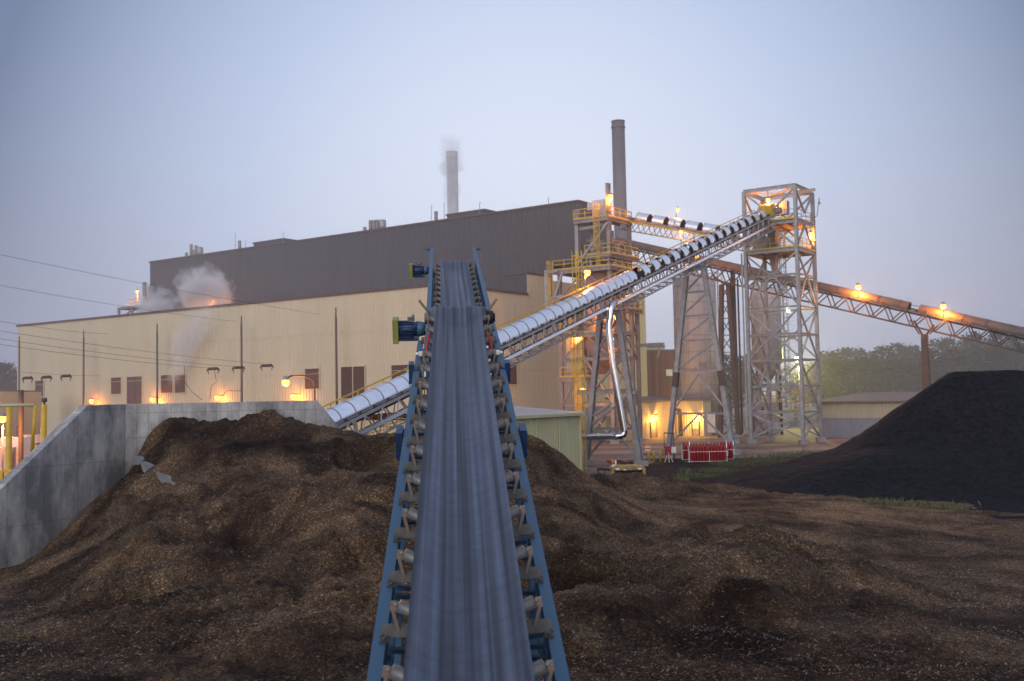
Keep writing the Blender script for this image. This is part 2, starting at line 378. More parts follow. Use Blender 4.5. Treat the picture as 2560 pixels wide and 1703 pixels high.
def light(parent, p, power, color=(1, .42, .10), size=.15, spot=None):
    l = bpy.data.lights.new('lamp_light', 'POINT'); l.energy = power; l.color = color; l.shadow_soft_size = size
    o = bpy.data.objects.new('lamp_light', l); COL.objects.link(o); o.parent = parent; o.location = Vector(p)-Vector(parent.location)
    return o

# plant axes: e1 runs along the long facade to the far left, e2 away to the right
A55 = R(55.1)
e1 = Vector((-math.sin(A55), math.cos(A55), 0)); e2 = Vector((math.cos(A55), math.sin(A55), 0)); ez = Vector((0, 0, 1))
HAZE = .0002
MIST = .0022
FARMIST = .0018
SKYK, SUNK = 1.0, 1.0
SKY_REAR, SKY_BACK, SKY_ZEN, SKY_FAR, SKY_EDGE, SKY_IN, SKY_MID = (1.95, 1.93, 1.93), (.93, .97, 1.10), (.46, .53, .76), (.46, .53, .75), (.152, .203, .36), (.53, .62, .86), (.77, .84, 1.04)
# ------------------------------------------------------------------ ground, bunker wall, piles
g = MB(); g.poly([(-600, -60, 0), (600, -60, 0), (600, 700, 0), (-600, 700, 0)])
structure(g.build('ground', 'yard'))

# bunker wall
WC, WA = at(313, 1007, 43.5), at(0, 1225, 38.0)
WC.z = 0; wA = Vector((WA.x, WA.y, 0)); wd = (wA-WC).normalized(); wo = Vector((-wd.y, wd.x, 0))
if wo.x > 0: wo = -wo
WTOP = 5.9
t220 = along(WC, wd, 220, 1010); tA = (wA-WC).length
slope = (WTOP-WA.z)/(tA-t220); tend = t220+(WTOP+.6)/slope
def prism(mb, prof, off):      # prof: list of points (outline), extruded by off
    a = [Vector(p) for p in prof]; b = [p+off for p in a]; n = len(a)
    mb.poly(a); mb.poly(list(reversed(b)))
    for i in range(n): j = (i+1) % n; mb.poly([a[j], a[i], b[i], b[j]])
bw = thing('concrete_wall', 'tall grey concrete bunker wall with sloping ends around the wood chip pile', 'wall', (WC.x, WC.y, -.6))
mb = MB(); TH = .45
prism(mb, [WC+ez*-.6, WC+ez*WTOP, WC+wd*t220+ez*WTOP, WC+wd*tend+ez*-.6], wo*TH)
mb.build('wing_wall', concretemat('concrete_wing', wd, .82, 2.1), bw)
WR = at(793, 996, 45.0); WR2 = at(869, 1095, 45.0)
br_ = Vector((WR.x, WR.y, 0)); bdir = (br_-WC).normalized(); bo = Vector((-bdir.y, bdir.x, 0))
sl2 = (WTOP-WR2.z)/((Vector((WR2.x, WR2.y, 0))-br_).length)
mb = MB()
bl0 = WC+wo*TH
prism(mb, [WC-bdir*.30+ez*-.6, br_+bdir*((WTOP+.6)/sl2)+ez*-.6, br_+ez*WTOP, WC-bdir*.30+ez*WTOP+ez*-.002], bo*TH)
mb.build('back_wall', concretemat('concrete_back', bdir, .46, 1.02), bw)
# low divider stub between the heaps
k0, k1 = at(348, 1155, 41.4), at(415, 1188, 39.0)
mb = MB(); kd = (Vector((k1.x, k1.y, 0))-Vector((k0.x, k0.y, 0))).normalized(); kn = Vector((-kd.y, kd.x, 0))
prism(mb, [Vector((k0.x, k0.y, .5))-kd*.8, Vector((k1.x, k1.y, .5))+kd*1.2, k1+kd*1.2-ez*.35, k0-kd*.8+ez*.2], kn*.35)
tag(mb.build('concrete_block', 'wallstub', None, (k0.x, k0.y, .5)), 'short low concrete ledge poking out of the chips beside the bunker wall', 'block')

# height field of the wood chip yard: pixel + distance give each point its real height
CPT = [(0,1450,38),(100,1378,39.4),(230,1268,41.3),(320,1205,42.6),(340,1165,43),(375,1140,42),(352,1108,43),(380,1080,43.2),(430,1050,43.3),(470,1043,43.5),(520,1058,43.6),(600,1040,43.8),(650,1030,44),(690,1030,44),(745,1055,44.2),(800,1078,44.4),(870,1098,44.6),
 (345,1150,41.5),(420,1115,41.0),(395,1200,39.2),(440,1222,37.2),(560,1135,39.5),(600,1148,38.8),(700,1122,40.5),(800,1105,41.5),(360,1178,40.2),
 (450,1215,37.6),(560,1215,36.8),(700,1190,37.4),(850,1170,38.4),(930,1108,41.5),(985,1103,41),(900,1092,41.5),
 (100,1520,31),(230,1380,34.5),(300,1330,35),(300,1450,30.2),(300,1560,26),(500,1300,33.8),(480,1400,30.6),(500,1500,27.2),(700,1300,33.2),(640,1400,30.6),(700,1500,27),(900,1250,34.5),(860,1350,30.5),(900,1500,26),(50,1650,24.3),(300,1690,22.5),(600,1690,22),(900,1690,21.5),
 (440,1290,33.0),(420,1370,31.6),(470,1420,30.6),(640,1270,33.8),(620,1340,32.6),
 (1165,1000,43),(1300,1076,43),(1345,1094,43),(1400,1138,43),(1460,1188,43),(1515,1228,43),(1300,1200,38.5),(1400,1250,38),(1300,1300,34.5),(1420,1310,35.5),
 (1500,1300,40),(1700,1270,45.5),(1520,1195,54),(1600,1196,54.5),(1450,1200,52),(1700,1203,58),(1780,1215,58),(1900,1238,54.5),(2100,1252,51.5),(2300,1276,49),(2560,1292,47.5),
 (2560,1400,38.5),(2300,1380,38.5),(2100,1330,41),(1900,1290,44),
 (1300,1330,31.5),(1420,1345,31),(1560,1395,29.6),(1700,1368,30.6),(1790,1345,31.2),(1870,1333,31.4),(2000,1370,30.8),(2130,1410,29.8),(2300,1480,29.4),(2560,1560,26.6),
 (1420,1375,31.2),(1350,1440,28.5),(1450,1470,27.6),(1600,1450,27.0),(1740,1460,26.6),(1560,1530,24.4),(1850,1560,23.9),(1950,1480,26.4),(1920,1420,28.3),(2100,1530,26.8),
 (1400,1690,20.5),(1800,1690,21),(2200,1690,21.5),(2560,1690,21.5),(2300,1600,24),(1600,1620,22.6)]
XYZ = [tuple(at(*c)) for c in CPT]
XYZ += [(8.2,35.2,.45),(9.6,35.2,.40),(5.6,34.4,.5),(11.6,34.6,.2),(3.4,35.2,.6),(-2,50,-.5),(-8,50,-.5),(4,60,-.5),(2,66,-.6),(8,67,-.6),(16,68,-.6),(24,67,-.6),(34,62,-.6),(46,58,-.6),(40,48,-.3),(30,30,-.2),(-26,30,-.3),(-22,24,-.2),(0,12,.2),(-12,12,.2),(14,12,.2),(24,16,0),(0,4,.2),(20,5,0),(-20,5,0),(4,52,.3),(-1.5,47.5,1.6)]
PC = np.array([p[:2] for p in XYZ]); PZ = np.array([p[2] for p in XYZ])
def mq(d2): return np.sqrt(d2+1.2)
D2 = ((PC[:, None, :]-PC[None, :, :])**2).sum(-1)
A_ = mq(D2); n_ = len(PZ)
big = np.zeros((n_+3, n_+3)); big[:n_, :n_] = A_+np.eye(n_)*-.05; big[:n_, n_] = 1; big[n_, :n_] = 1; big[:n_, n_+1:] = PC; big[n_+1:, :n_] = PC.T
sol = np.linalg.solve(big, np.concatenate([PZ, np.zeros(3)])); WGT, AFF = sol[:n_], sol[n_:]
def rbf(X, Y):
    out = np.full(X.shape, AFF[0])+AFF[1]*X+AFF[2]*Y
    for (cx, cy), w in zip(PC, WGT): out += w*np.sqrt((X-cx)**2+(Y-cy)**2+1.2)
    return out
TAB = np.random.rand(256, 256)
def vnoise(X, Y):
    xi = np.floor(X).astype(int); yi = np.floor(Y).astype(int); fx = X-xi; fy = Y-yi
    fx = fx*fx*fx*(fx*(fx*6-15)+10); fy = fy*fy*fy*(fy*(fy*6-15)+10)
    g = lambda a, b: TAB[a & 255, b & 255]
    return (g(xi, yi)*(1-fx)+g(xi+1, yi)*fx)*(1-fy)+(g(xi, yi+1)*(1-fx)+g(xi+1, yi+1)*fx)*fy-.5
def fbm(X, Y, o=5, gain=.5):
    s = 0; a = 1
    for k in range(o): s = s+a*vnoise(X*2**k+17.3*k, Y*2**k+9.1*k); a *= gain
    return s
BOWLS = [(*at(px, py, Yb)[:2], rx_, ry_, dp) for px, py, Yb, rx_, ry_, dp in ((550, 1310, 33.2, 1.9, 1.5, .85), (905, 1155, 40, 1.1, 1.5, .6), (880, 1430, 29, 1.0, .9, .4), (1450, 1445, 28.3, 1.7, .9, .5), (1800, 1570, 25, 2.2, 1.2, .5), (1620, 1500, 26.5, 1.3, .7, .3), (640, 1085, 42, 2.0, 1.0, .45), (350, 1500, 28.5, 1.6, 1.0, .4), (386, 1202, 39.3, .7, .4, .32), (352, 1180, 40.9, .75, .5, .45), (378, 1176, 40.7, .6, .45, .32))]
ROAD = at(1880, 1262, 47)
def chip_height(X, Y):
    z = rbf(X, Y)
    wx = X+1.2*fbm(X*.35+40, Y*.35, 3); wy = Y+1.2*fbm(X*.35, Y*.35+70, 3)
    amp = np.clip((z+.2)/1.2, .15, 1)
    trk = np.clip(1.6-np.hypot((X-ROAD.x)/16, (Y-ROAD.y)/8)*1.2, 0, 1); trk = trk*trk*(3-2*trk); amp = amp*(1-.9*trk)
    bil = np.abs(fbm(wx*.42+5, wy*.42+8, 3))          # slumps: sharp hollows, rounded humps
    z = z+amp*(.80*(bil-.22)+.18*fbm(wx*1.1, wy*1.1, 4))+(.15-.09*trk)*fbm(X*3.0, Y*3.0, 4, .68)+trk*.10*fbm((X*.25+Y*.9)*1.3, (X*.9-Y*.25)*.12+4, 3)
    for bx, by, rx_, ry_, dp in BOWLS: z = z-dp*np.exp(-(((X-bx+.5*fbm(X*.8, Y*.8+3, 3))/rx_)**2+((Y-by)/ry_)**2)**2)
    t = np.clip((Y-45)/11, 0, 1); t = t*t*(3-2*t); lo = .07-1.2*t+.05*fbm(X*.7+9, Y*.7, 4)
    return np.where(z-lo > .6, z, lo+.12*np.log1p(np.exp(np.clip((z-lo)/.12, -40, 40))))
ratio = np.arange(-.78, .785, .0029); ys = [4.0]
while ys[-1] < 69: ys.append(ys[-1]*1.0064)
ys = np.array(ys); GX = ratio[None, :]*ys[:, None]; GY = np.repeat(ys[:, None], len(ratio), 1)
GZ = chip_height(GX, GY)
# nothing of the heap outside the bunker wall
side = (GX-WC.x)*wo.x+(GY-WC.y)*wo.y
inwing = (side > TH*.5) & (((GX-WC.x)*wd.x+(GY-WC.y)*wd.y) > -.6)
sideb = (GX-WC.x)*bo.x+(GY-WC.y)*bo.y
inback = (sideb > TH*.5) & (GX < WR2.x+.2) & (GY > 40)
GZ = np.where(inwing | inback, -.6, GZ)
GZ = np.where((GX < WR2.x+.6) & (sideb > .5), -.6, GZ)
# the aisle under the two belts stays low
def chip_z(x, y):
    return float(chip_height(np.array([[x]]), np.array([[y]]))[0, 0])
nr, nc = GX.shape
cxm = (GX[:-1, :-1]+GX[1:, 1:])/2; cym = (GY[:-1, :-1]+GY[1:, 1:])/2; czm = (GZ[:-1, :-1]+GZ[1:, 1:])/2
apex = at(1165, 1000, 43)
cone = np.hypot(cxm-apex.x, cym-apex.y) < 8.6
reg = np.zeros(cxm.shape, int); reg[(cxm < -3.4-(cym-20)*.03) & (cym > 21.5)] = 1; reg[cone & (czm > .6)] = 2
DAMP_SHADE = np.full(GX.shape, .5)+.30*fbm(GX*.5+31, GY*.5+7, 4)  # chip tone: damp and dry patches, plus painted shade and near-edge vignette
def stain_shade(px, py, rx, ry, Y, v, soft=1.0):
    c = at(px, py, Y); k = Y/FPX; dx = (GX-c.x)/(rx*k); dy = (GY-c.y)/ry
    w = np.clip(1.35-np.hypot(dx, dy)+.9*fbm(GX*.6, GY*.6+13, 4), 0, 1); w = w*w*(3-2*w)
    DAMP_SHADE[:] = DAMP_SHADE*(1-w*abs(v))+w*abs(v)*(1 if v > 0 else 0)
for a in ((560, 1090, 190, 3.2, 41.5, -.85), (720, 1100, 120, 2.2, 41.8, -.7), (560, 1320, 150, 3.5, 32.5, -.8), (930, 1150, 70, 2.5, 40, -.8), (700, 1480, 90, 1.2, 27.5, -.6), (250, 1560, 260, 2.5, 25.5, -.45), (420, 1120, 70, 1.2, 40.5, .25),  # includes dark colour painted in for the shade of the hollow
          (800, 1300, 130, 4, 34, .45), (640, 1180, 120, 1.5, 38.2, .35), (850, 1480, 130, 2.5, 27.5, .35), (300, 1400, 200, 1.2, 31.5, .3), (950, 1640, 160, 1.2, 23, -.5), (350, 1660, 620, 3.0, 22.6, -.62), (1950, 1660, 800, 3.0, 21.8, -.68),  # the two widest patches paint a lens vignette over the near edge
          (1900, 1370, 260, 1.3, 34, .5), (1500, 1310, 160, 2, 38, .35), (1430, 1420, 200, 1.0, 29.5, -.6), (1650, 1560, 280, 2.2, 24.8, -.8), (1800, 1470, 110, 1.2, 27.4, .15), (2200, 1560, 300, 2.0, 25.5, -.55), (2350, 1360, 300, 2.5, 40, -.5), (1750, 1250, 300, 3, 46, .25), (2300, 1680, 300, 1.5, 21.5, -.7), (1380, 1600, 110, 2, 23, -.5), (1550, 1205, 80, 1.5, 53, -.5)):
    stain_shade(*a)
trk = np.clip(1.6-np.hypot((GX-ROAD.x)/16, (GY-ROAD.y)/8)*1.2, 0, 1); DAMP_SHADE[:] = DAMP_SHADE*(1-trk*.7)+trk*.7*(.74+.55*fbm((GX*.25+GY*.9)*.9, (GX*.9-GY*.25)*.09+2, 4))
def region_mesh(name, code):
    ii, jj = np.nonzero((reg == code) & (np.maximum(GZ[:-1, :-1], GZ[1:, 1:]) > -.55))
    q = np.stack([ii*nc+jj, ii*nc+jj+1, (ii+1)*nc+jj+1, (ii+1)*nc+jj], 1)
    u, inv = np.unique(q, return_inverse=True); q = inv.reshape(q.shape)
    V = np.stack([GX.ravel()[u], GY.ravel()[u], GZ.ravel()[u]], 1)
    me = bpy.data.meshes.new(name); me.from_pydata(V.tolist(), [], q.tolist()); me.polygons.foreach_set('use_smooth', [True]*len(q))
    me.materials.append(M['chips']); me.update(); at_ = me.attributes.new('damp_shade', 'FLOAT', 'POINT'); at_.data.foreach_set('value', np.clip(DAMP_SHADE.ravel()[u], 0, 1).astype(np.float32)); o = bpy.data.objects.new(name, me); COL.objects.link(o); return o
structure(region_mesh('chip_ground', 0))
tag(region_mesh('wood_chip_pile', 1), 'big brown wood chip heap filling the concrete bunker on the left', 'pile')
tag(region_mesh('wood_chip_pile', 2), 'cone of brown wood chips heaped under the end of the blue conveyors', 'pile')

# loose chips lying on top: too many to count
def scatter(n, seed, material, smin, smax, name, ymax=46):
    rs = np.random.RandomState(seed)
    y = 14*np.exp(rs.rand(n)*math.log(ymax/14)); x = (rs.rand(n)*1.12-.54)*y
    keep = np.ones(n, bool)
    sd = (x-WC.x)*wo.x+(y-WC.y)*wo.y; keep &= sd < -.05
    sb = (x-WC.x)*bo.x+(y-WC.y)*bo.y; keep &= ~((sb > -.1) & (x < 0))
    dens = fbm(x*.45+3, y*.45+9, 3); keep &= (dens+rs.rand(n)*.5) > .12
    x, y = x[keep], y[keep]; z = chip_height(x[None, :], y[None, :])[0]; n = len(x)
    ln = smin+(smax-smin)*rs.rand(n)**2; wd_ = ln*(.22+.25*rs.rand(n)); th = rs.rand(n)*6.283; ti = (rs.rand(n)-.5)*1.2; tj = (rs.rand(n)-.5)*1.0
    V = np.zeros((n, 4, 3))
    for k, (a, b) in enumerate(((-.5, -.5), (.5, -.4), (.45, .5), (-.5, .4))):
        u, v = a*ln, b*wd_
        V[:, k, 0] = x+u*np.cos(th)-v*np.sin(th); V[:, k, 1] = y+u*np.sin(th)+v*np.cos(th); V[:, k, 2] = z+.012+u*np.sin(ti)+v*np.sin(tj)
    me = bpy.data.meshes.new(name); me.from_pydata(V.reshape(-1, 3).tolist(), [], np.arange(4*n).reshape(n, 4).tolist())
    me.materials.append(material); me.update(); o = bpy.data.objects.new(name, me); COL.objects.link(o); o['kind'] = 'stuff'; return o
scatter(90000, 3, M['chip_pale'], .025, .085, 'loose_wood_chips')
scatter(90000, 4, M['chip_dark'], .03, .10, 'loose_wood_chips')

# coal heap
cx = np.arange(8, 75, .2); cy = np.arange(44, 92, .2); KX, KY = np.meshgrid(cx, cy)
P1 = np.array([28.6, 65.0]); P2 = np.array([70.0, 68.0]); dv = P2-P1; tt = np.clip(((KX-P1[0])*dv[0]+(KY-P1[1])*dv[1])/(dv@dv), 0, 1)
dd = np.hypot(KX-P1[0]-tt*dv[0], KY-P1[1]-tt*dv[1])
ang = np.arctan2(KY-P1[1], KX-P1[0])
dd = np.maximum(dd-1.2+.9*fbm(KX*.12+3, KY*.12, 3), 0)
hh = 7.05-.745*dd; kk = .62
hh = np.where(hh > 3, hh, np.log1p(np.exp(np.clip(hh/kk/1.6, -30, 30)))*kk*1.6)-.10
tail = np.clip((KX-9.6)*.235, 0, 2.4)*np.exp(-((KY-62.5)/6.5)**4)-.12
hh = np.log(np.exp(hh*2.5)+np.exp(tail*2.5))/2.5-.12+.10*fbm(KX*.6, KY*.6, 5, .6)+.05*fbm(KX*3, KY*3, 2)
hh = np.minimum(hh, 7.1+.08*fbm(KX*.5, KY*.5, 3))
nr2, nc2 = KX.shape; ii, jj = np.nonzero(np.maximum(hh[:-1, :-1], hh[1:, 1:]) > .0)
q = np.stack([ii*nc2+jj, ii*nc2+jj+1, (ii+1)*nc2+jj+1, (ii+1)*nc2+jj], 1); u, inv = np.unique(q, return_inverse=True); q = inv.reshape(q.shape)
V = np.stack([KX.ravel()[u], KY.ravel()[u], hh.ravel()[u]], 1); org = Vector((38, 66, 0)); V = V-np.array(org)
me = bpy.data.meshes.new('coal_pile'); me.from_pydata(V.tolist(), [], q.tolist()); me.polygons.foreach_set('use_smooth', [True]*len(q)); me.materials.append(M['coal']); me.update()
o = bpy.data.objects.new('coal_pile', me); COL.objects.link(o); o.location = org
tag(o, 'huge flat topped heap of black coal on the right', 'pile')
COALZ = lambda x, y: float(hh[int(round((y-44)/.2)), int(round((x-8)/.2))])

def grass(name, pts, n, hmin, hmax, material, zf):
    rs = random.Random(len(pts)*7+n); mb = MB()
    for _ in range(n):
        (x0, y0, rx, ry) = rs.choice(pts); x = rs.gauss(x0, rx); y = rs.gauss(y0, ry); z = zf(x, y); h = rs.uniform(hmin, hmax); a = rs.uniform(0, 6.28); w = rs.uniform(.012, .03)
        dx, dy = math.cos(a), math.sin(a); l = rs.uniform(.1, .6)*h; k = len(mb.v)
        mb.v += [Vector((x-dy*w, y+dx*w, z-.03)), Vector((x+dy*w, y-dx*w, z-.03)), Vector((x+dx*l*.4, y+dy*l*.4, z+h*.7)), Vector((x+dx*l, y+dy*l, z+h))]
        mb.face([k, k+1, k+2]); mb.face([k+1, k+3, k+2])
    o = mb.build(name, material); o['kind'] = 'stuff'; return o
gp = [tuple(at(px, py, 1)[:2]) for px, py in ((0, 0),)]
def gpt(px, py, rx, ry, z=0): p = ground(px, py, z); return (p.x, p.y, rx, ry)
grass('grass', [gpt(1830, 1163, .9, 1.2), gpt(1880, 1155, 1.2, 1.5), gpt(1960, 1143, 1.6, 1.6), gpt(2020, 1137, 1.4, 1.6), gpt(1790, 1180, .8, 1.2), gpt(1750, 1195, 1.0, 1.0)], 4200, .08, .32, 'grass', lambda x, y: 0)
def zc(x, y): return max(chip_z(x, y), -.1)
grass('grass', [gpt(2170, 1258, .7, .3, .3), gpt(2215, 1256, .5, .35, .3), gpt(2255, 1262, .5, .3, .3), gpt(2340, 1270, .9, .25, .2)], 520, .10, .45, 'grassdry', lambda x, y: .15)
grass('weeds', [gpt(1700, 1220, .25, .3, .2), gpt(1710, 1195, .2, .2, .2)], 260, .3, .9, 'grassdry', lambda x, y: .1)

# ------------------------------------------------------------------ the two blue belt conveyors
def belt_conveyor(name, label, plo, phi, s0, top_rail, idler_s, tight=False, seed=1.0):
    ax = (phi-plo).normalized(); lx = ax.cross(ez).normalized(); nz = lx.cross(ax); Ln = (phi-plo).length
    base = plo+ax*s0; root = thing(name, label, 'conveyor', (base.x, base.y, 0))
    cv = lambda s, x, n: plo+ax*s+lx*x+nz*n
    # belt: troughed, opening flat over the head pulley
    prof = []
    for x in np.linspace(-1, 1, 25): prof.append(x)
    def section(s):
        f = min(1, max(0, (Ln-s-.15)/1.5)); f = f*f*(3-2*f); hw = .55+.05*(1-f); pts = []
        for t in prof:
            x = t*hw; a = abs(x); n = -.2+max(0, a-.20)*.56 if a > .27 else -.2+max(0, a-.13)**2*2.0
            n *= f; pts.append((x, n-.012*(1-f)*0))
        return pts
    mb = MB(); rows = [s for s in np.arange(s0, Ln-2, .4)]+[s for s in np.arange(Ln-2, Ln-.05, .1)]+[Ln-.05]
    k0 = 0; allrows = []
    for s in rows: allrows.append([cv(s, x, n) for x, n in section(s)])
    rp = .24; hc = Ln-.05
    for i in range(1, 9):
        a = math.pi*i/8; allrows.append([cv(hc+rp*math.sin(a), t*.6, -rp+rp*math.cos(a)) for t in prof])
    allrows.append([cv(hc-2.5, t*.6, -.62) for t in prof]); allrows.append([cv(s0, t*.6, -.66) for t in prof])
    for r in allrows: mb.v += r
    nn = len(prof)
    for i in range(len(allrows)-1):
        for j in range(nn-1): mb.face([i*nn+j, i*nn+j+1, (i+1)*nn+j+1, (i+1)*nn+j], 0, True)
    bo_ = mb.build('belt', beltmat('belt_rubber_'+name, lx, ax, seed), root)
    mb = MB(); mb.tube(cv(hc, -.68, -rp), cv(hc, .68, -rp), rp-.02, 20); mb.build('head_pulley', 'roller', root)
    return root, cv, ax, lx, nz, Ln

pl, ph = at(1172, 1703, 8.8), at(1145, 765, 25.4)
C1, cv, ax, lx, nz, LN = belt_conveyor('blue_belt_conveyor', 'near blue framed belt conveyor climbing away from the viewer through the middle', pl, ph, -7.5, False, None, seed=2.0)
s_end = LN-2.2
for sg in (-1, 1):
    mb = MB(); x = sg*.85
    mb.obox(cv((s_end-7.5)/2, x, -.37), ax, lx, nz, s_end+7.5, .13, .016)
    mb.obox(cv((s_end-7.5)/2, sg*.908, -.472), ax, lx, nz, s_end+7.5, .014, .188)
    mb.obox(cv((s_end-7.5)/2, x, -.574), ax, lx, nz, s_end+7.5, .13, .016)
    mb.build('side_rail', 'blue', C1)
mb = MB()                                             # lattice under the belt
st = np.arange(-7.2, s_end, 1.21)
for sg in (-1, 1):
    mb.bar(cv(-7.5, sg*.84, -1.12), cv(s_end, sg*.84, -1.12), .09, .09, nz)
    for s in st:
        mb.bar(cv(s, sg*.86, -.58), cv(s, sg*.86, -1.12), .05, .05); mb.bar(cv(s, sg*.86, -.58), cv(s+1.21, sg*.86, -1.12), .045, .045)
mb.build('truss', 'blue', C1)
for i, s in enumerate(st):
    mb = MB(); mb.bar(cv(s+.55, -.79, -.70), cv(s+.55, .79, -.70), .06, .05, nz)
    if i % 2 == 0: mb.bar(cv(s+.30, -.79, -.71), cv(s+.52, .2, -.71), .045, .05, nz); mb.bar(cv(s+.8, -.79, -.71), cv(s+.58, .2, -.71), .045, .05, nz)
    if i % 2 == 1: mb.bar(cv(s+.30, .79, -.71), cv(s+.52, -.2, -.71), .045, .05, nz); mb.bar(cv(s+.8, .79, -.71), cv(s+.58, -.2, -.71), .045, .05, nz)
    mb.bar(cv(s+.3, -.6, -1.1), cv(s+.3, -.6, -.7), .07, .07); mb.bar(cv(s+.3, .6, -1.1), cv(s+.3, .6, -.7), .07, .07)
    mb.build('cross_brace', 'blue', C1)
def roller_mesh():
    mb = MB(); a, b = Vector((.22, 0, -.285)), Vector((.66, 0, -.045)); d = (b-a).normalized()
    mb.tube(a, b, .066, 16); mb.tube(b, b+d*.05, .018, 8); mb.tube(b-d*.005, b+d*.006, .045, 12)
    return mb
def idler(parent, fr, full=True, plate=True):
    # fr: 4x4 local frame of this idler (x across, y along, z normal)
    pass
ID0 = None
off0 = Vector(C1.location)
def frame(cvf, s, a, l, n): m = Matrix((l, a, n)).transposed().to_4x4(); m.translation = cvf(s, 0, 0); return m
def make_idler(parent, fr, wide=True):
    mb = MB()
    if wide: mb.obox((0, 0, -.31), (1, 0, 0), (0, .62, .785), (0, -.785, .62), 1.66, .135, .018); mb.obox((0, .05, -.345), (1, 0, 0), (0, 1, 0), (0, 0, 1), 1.64, .10, .016)
    else: mb.obox((0, 0, -.36), (1, 0, 0), (0, 1, 0), (0, 0, 1), 1.56, .07, .06)
    for sg in (-1, 1):
        if wide:
            mb.obox((sg*.80, -.10, -.35), (1, 0, 0), (0, 1, 0), (0, 0, 1), .09, .10, .02)
            mb.tube((sg*.80, -.12, -.345), (sg*.80, -.12, -.31), .022, 6); mb.tube((sg*.83, -.05, -.345), (sg*.83, -.05, -.32), .015, 6); mb.tube((sg*.77, .04, -.345), (sg*.77, .04, -.30), .012, 6)
    o = mb.build('idler', 'plate'); 
    mbs = []
    for sg in (-1, 1):
        b = MB(); b.bar((sg*.66, 0, -.34), (sg*.715, 0, -.10), .035, .02, (0, 1, 0)); b.bar((sg*.715, 0, -.10), (sg*.70, 0, -.0), .06, .022, (0, 1, 0))
        mbs.append(b.build('bracket', 'strap'))
    rm = roller_mesh().build('roller', 'roller'); rm2 = rm.copy(); COL.objects.link(rm2); rm2.scale = (-1, 1, 1)
    mc = MB(); mc.tube((-.21, .12, -.275), (.21, .12, -.275), .066, 14); rc_ = mc.build('roller', 'roller')
    for c in mbs+[rm, rm2, rc_]: c.parent = o
    o.parent = parent; mm = fr.copy(); mm.translation = fr.translation-Vector(parent.location); o.matrix_local = mm
    return o
def place_copy(o, parent, fr):
    c = copy_tree(o, parent); mm = fr.copy(); mm.translation = fr.translation-Vector(parent.location); c.matrix_local = mm; return c
dY = 1.165/ax.y
s_first = (10.24-pl.y)/ax.y
first = None
for k in range(-7, 14):
    s = s_first+k*dY
    if s > LN-1.0: break
    fr = frame(cv, s, ax, lx, nz)
    first = make_idler(C1, fr) if first is None else (place_copy(first, C1, fr) and first)
# head gear
sm = (24.2-pl.y)/ax.y
def motor(root, cvf, a, l, n, s, x0, nn, sc=1.0, side=-1):
    mb = MB(); c0, c1 = cvf(s, x0, nn), cvf(s, x0+side*.46*sc, nn)
    mb.tube(c0, c1, .17*sc, 20)
    for i in range(14):
        t = 2*math.pi*i/14; dv = a*math.cos(t)+n*math.sin(t); mb.bar(c0+dv*.18*sc+l*side*.1*sc, c1+dv*.18*sc, .015*sc, .04*sc, dv)
    mb.obox(cvf(s, x0+side*.25*sc, nn-.23*sc), l, a, n, .5*sc, .32*sc, .05*sc)
    mo = mb.build('motor', 'bluedark', root)
    mb = MB(); mb.tube(cvf(s, x0+side*-.16*sc, nn), cvf(s, x0+side*.03*sc, nn), .15*sc, 16, .19*sc); mb.build('gearbox', 'blue', mo)
    mb = MB(); mb.obox(cvf(s, x0+side*.53*sc, nn-.03*sc), l, a, n, .13*sc, .42*sc, .56*sc); mb.build('guard', 'yellow_green', mo)
    mb = MB(); mb.obox(cvf(s, x0+side*.17*sc, nn+.23*sc), l, a, n, .16*sc, .15*sc, .1*sc); mb.tube(cvf(s, x0+side*.12*sc, nn+.27*sc), cvf(s, x0+side*.12*sc, nn+.34*sc), .03*sc, 8); mb.build('terminal_box', 'roller', mo)
    return mo
motor(C1, cv, ax, lx, nz, sm, -.93, -.30)
mb = MB(); mb.tube(cv(LN-.1, .68, -.28), cv(LN-.1, .86, -.28), .16, 18); mb.tube(cv(LN-.1, .86, -.28), cv(LN-.1, .9, -.28), .11, 14); mb.build('bearing', 'black', C1)
mb = MB(); mb.tube(cv(LN-.1, -.82, -.28), cv(LN-.1, -.68, -.28), .14, 18); mb.build('bearing', 'roller', C1)
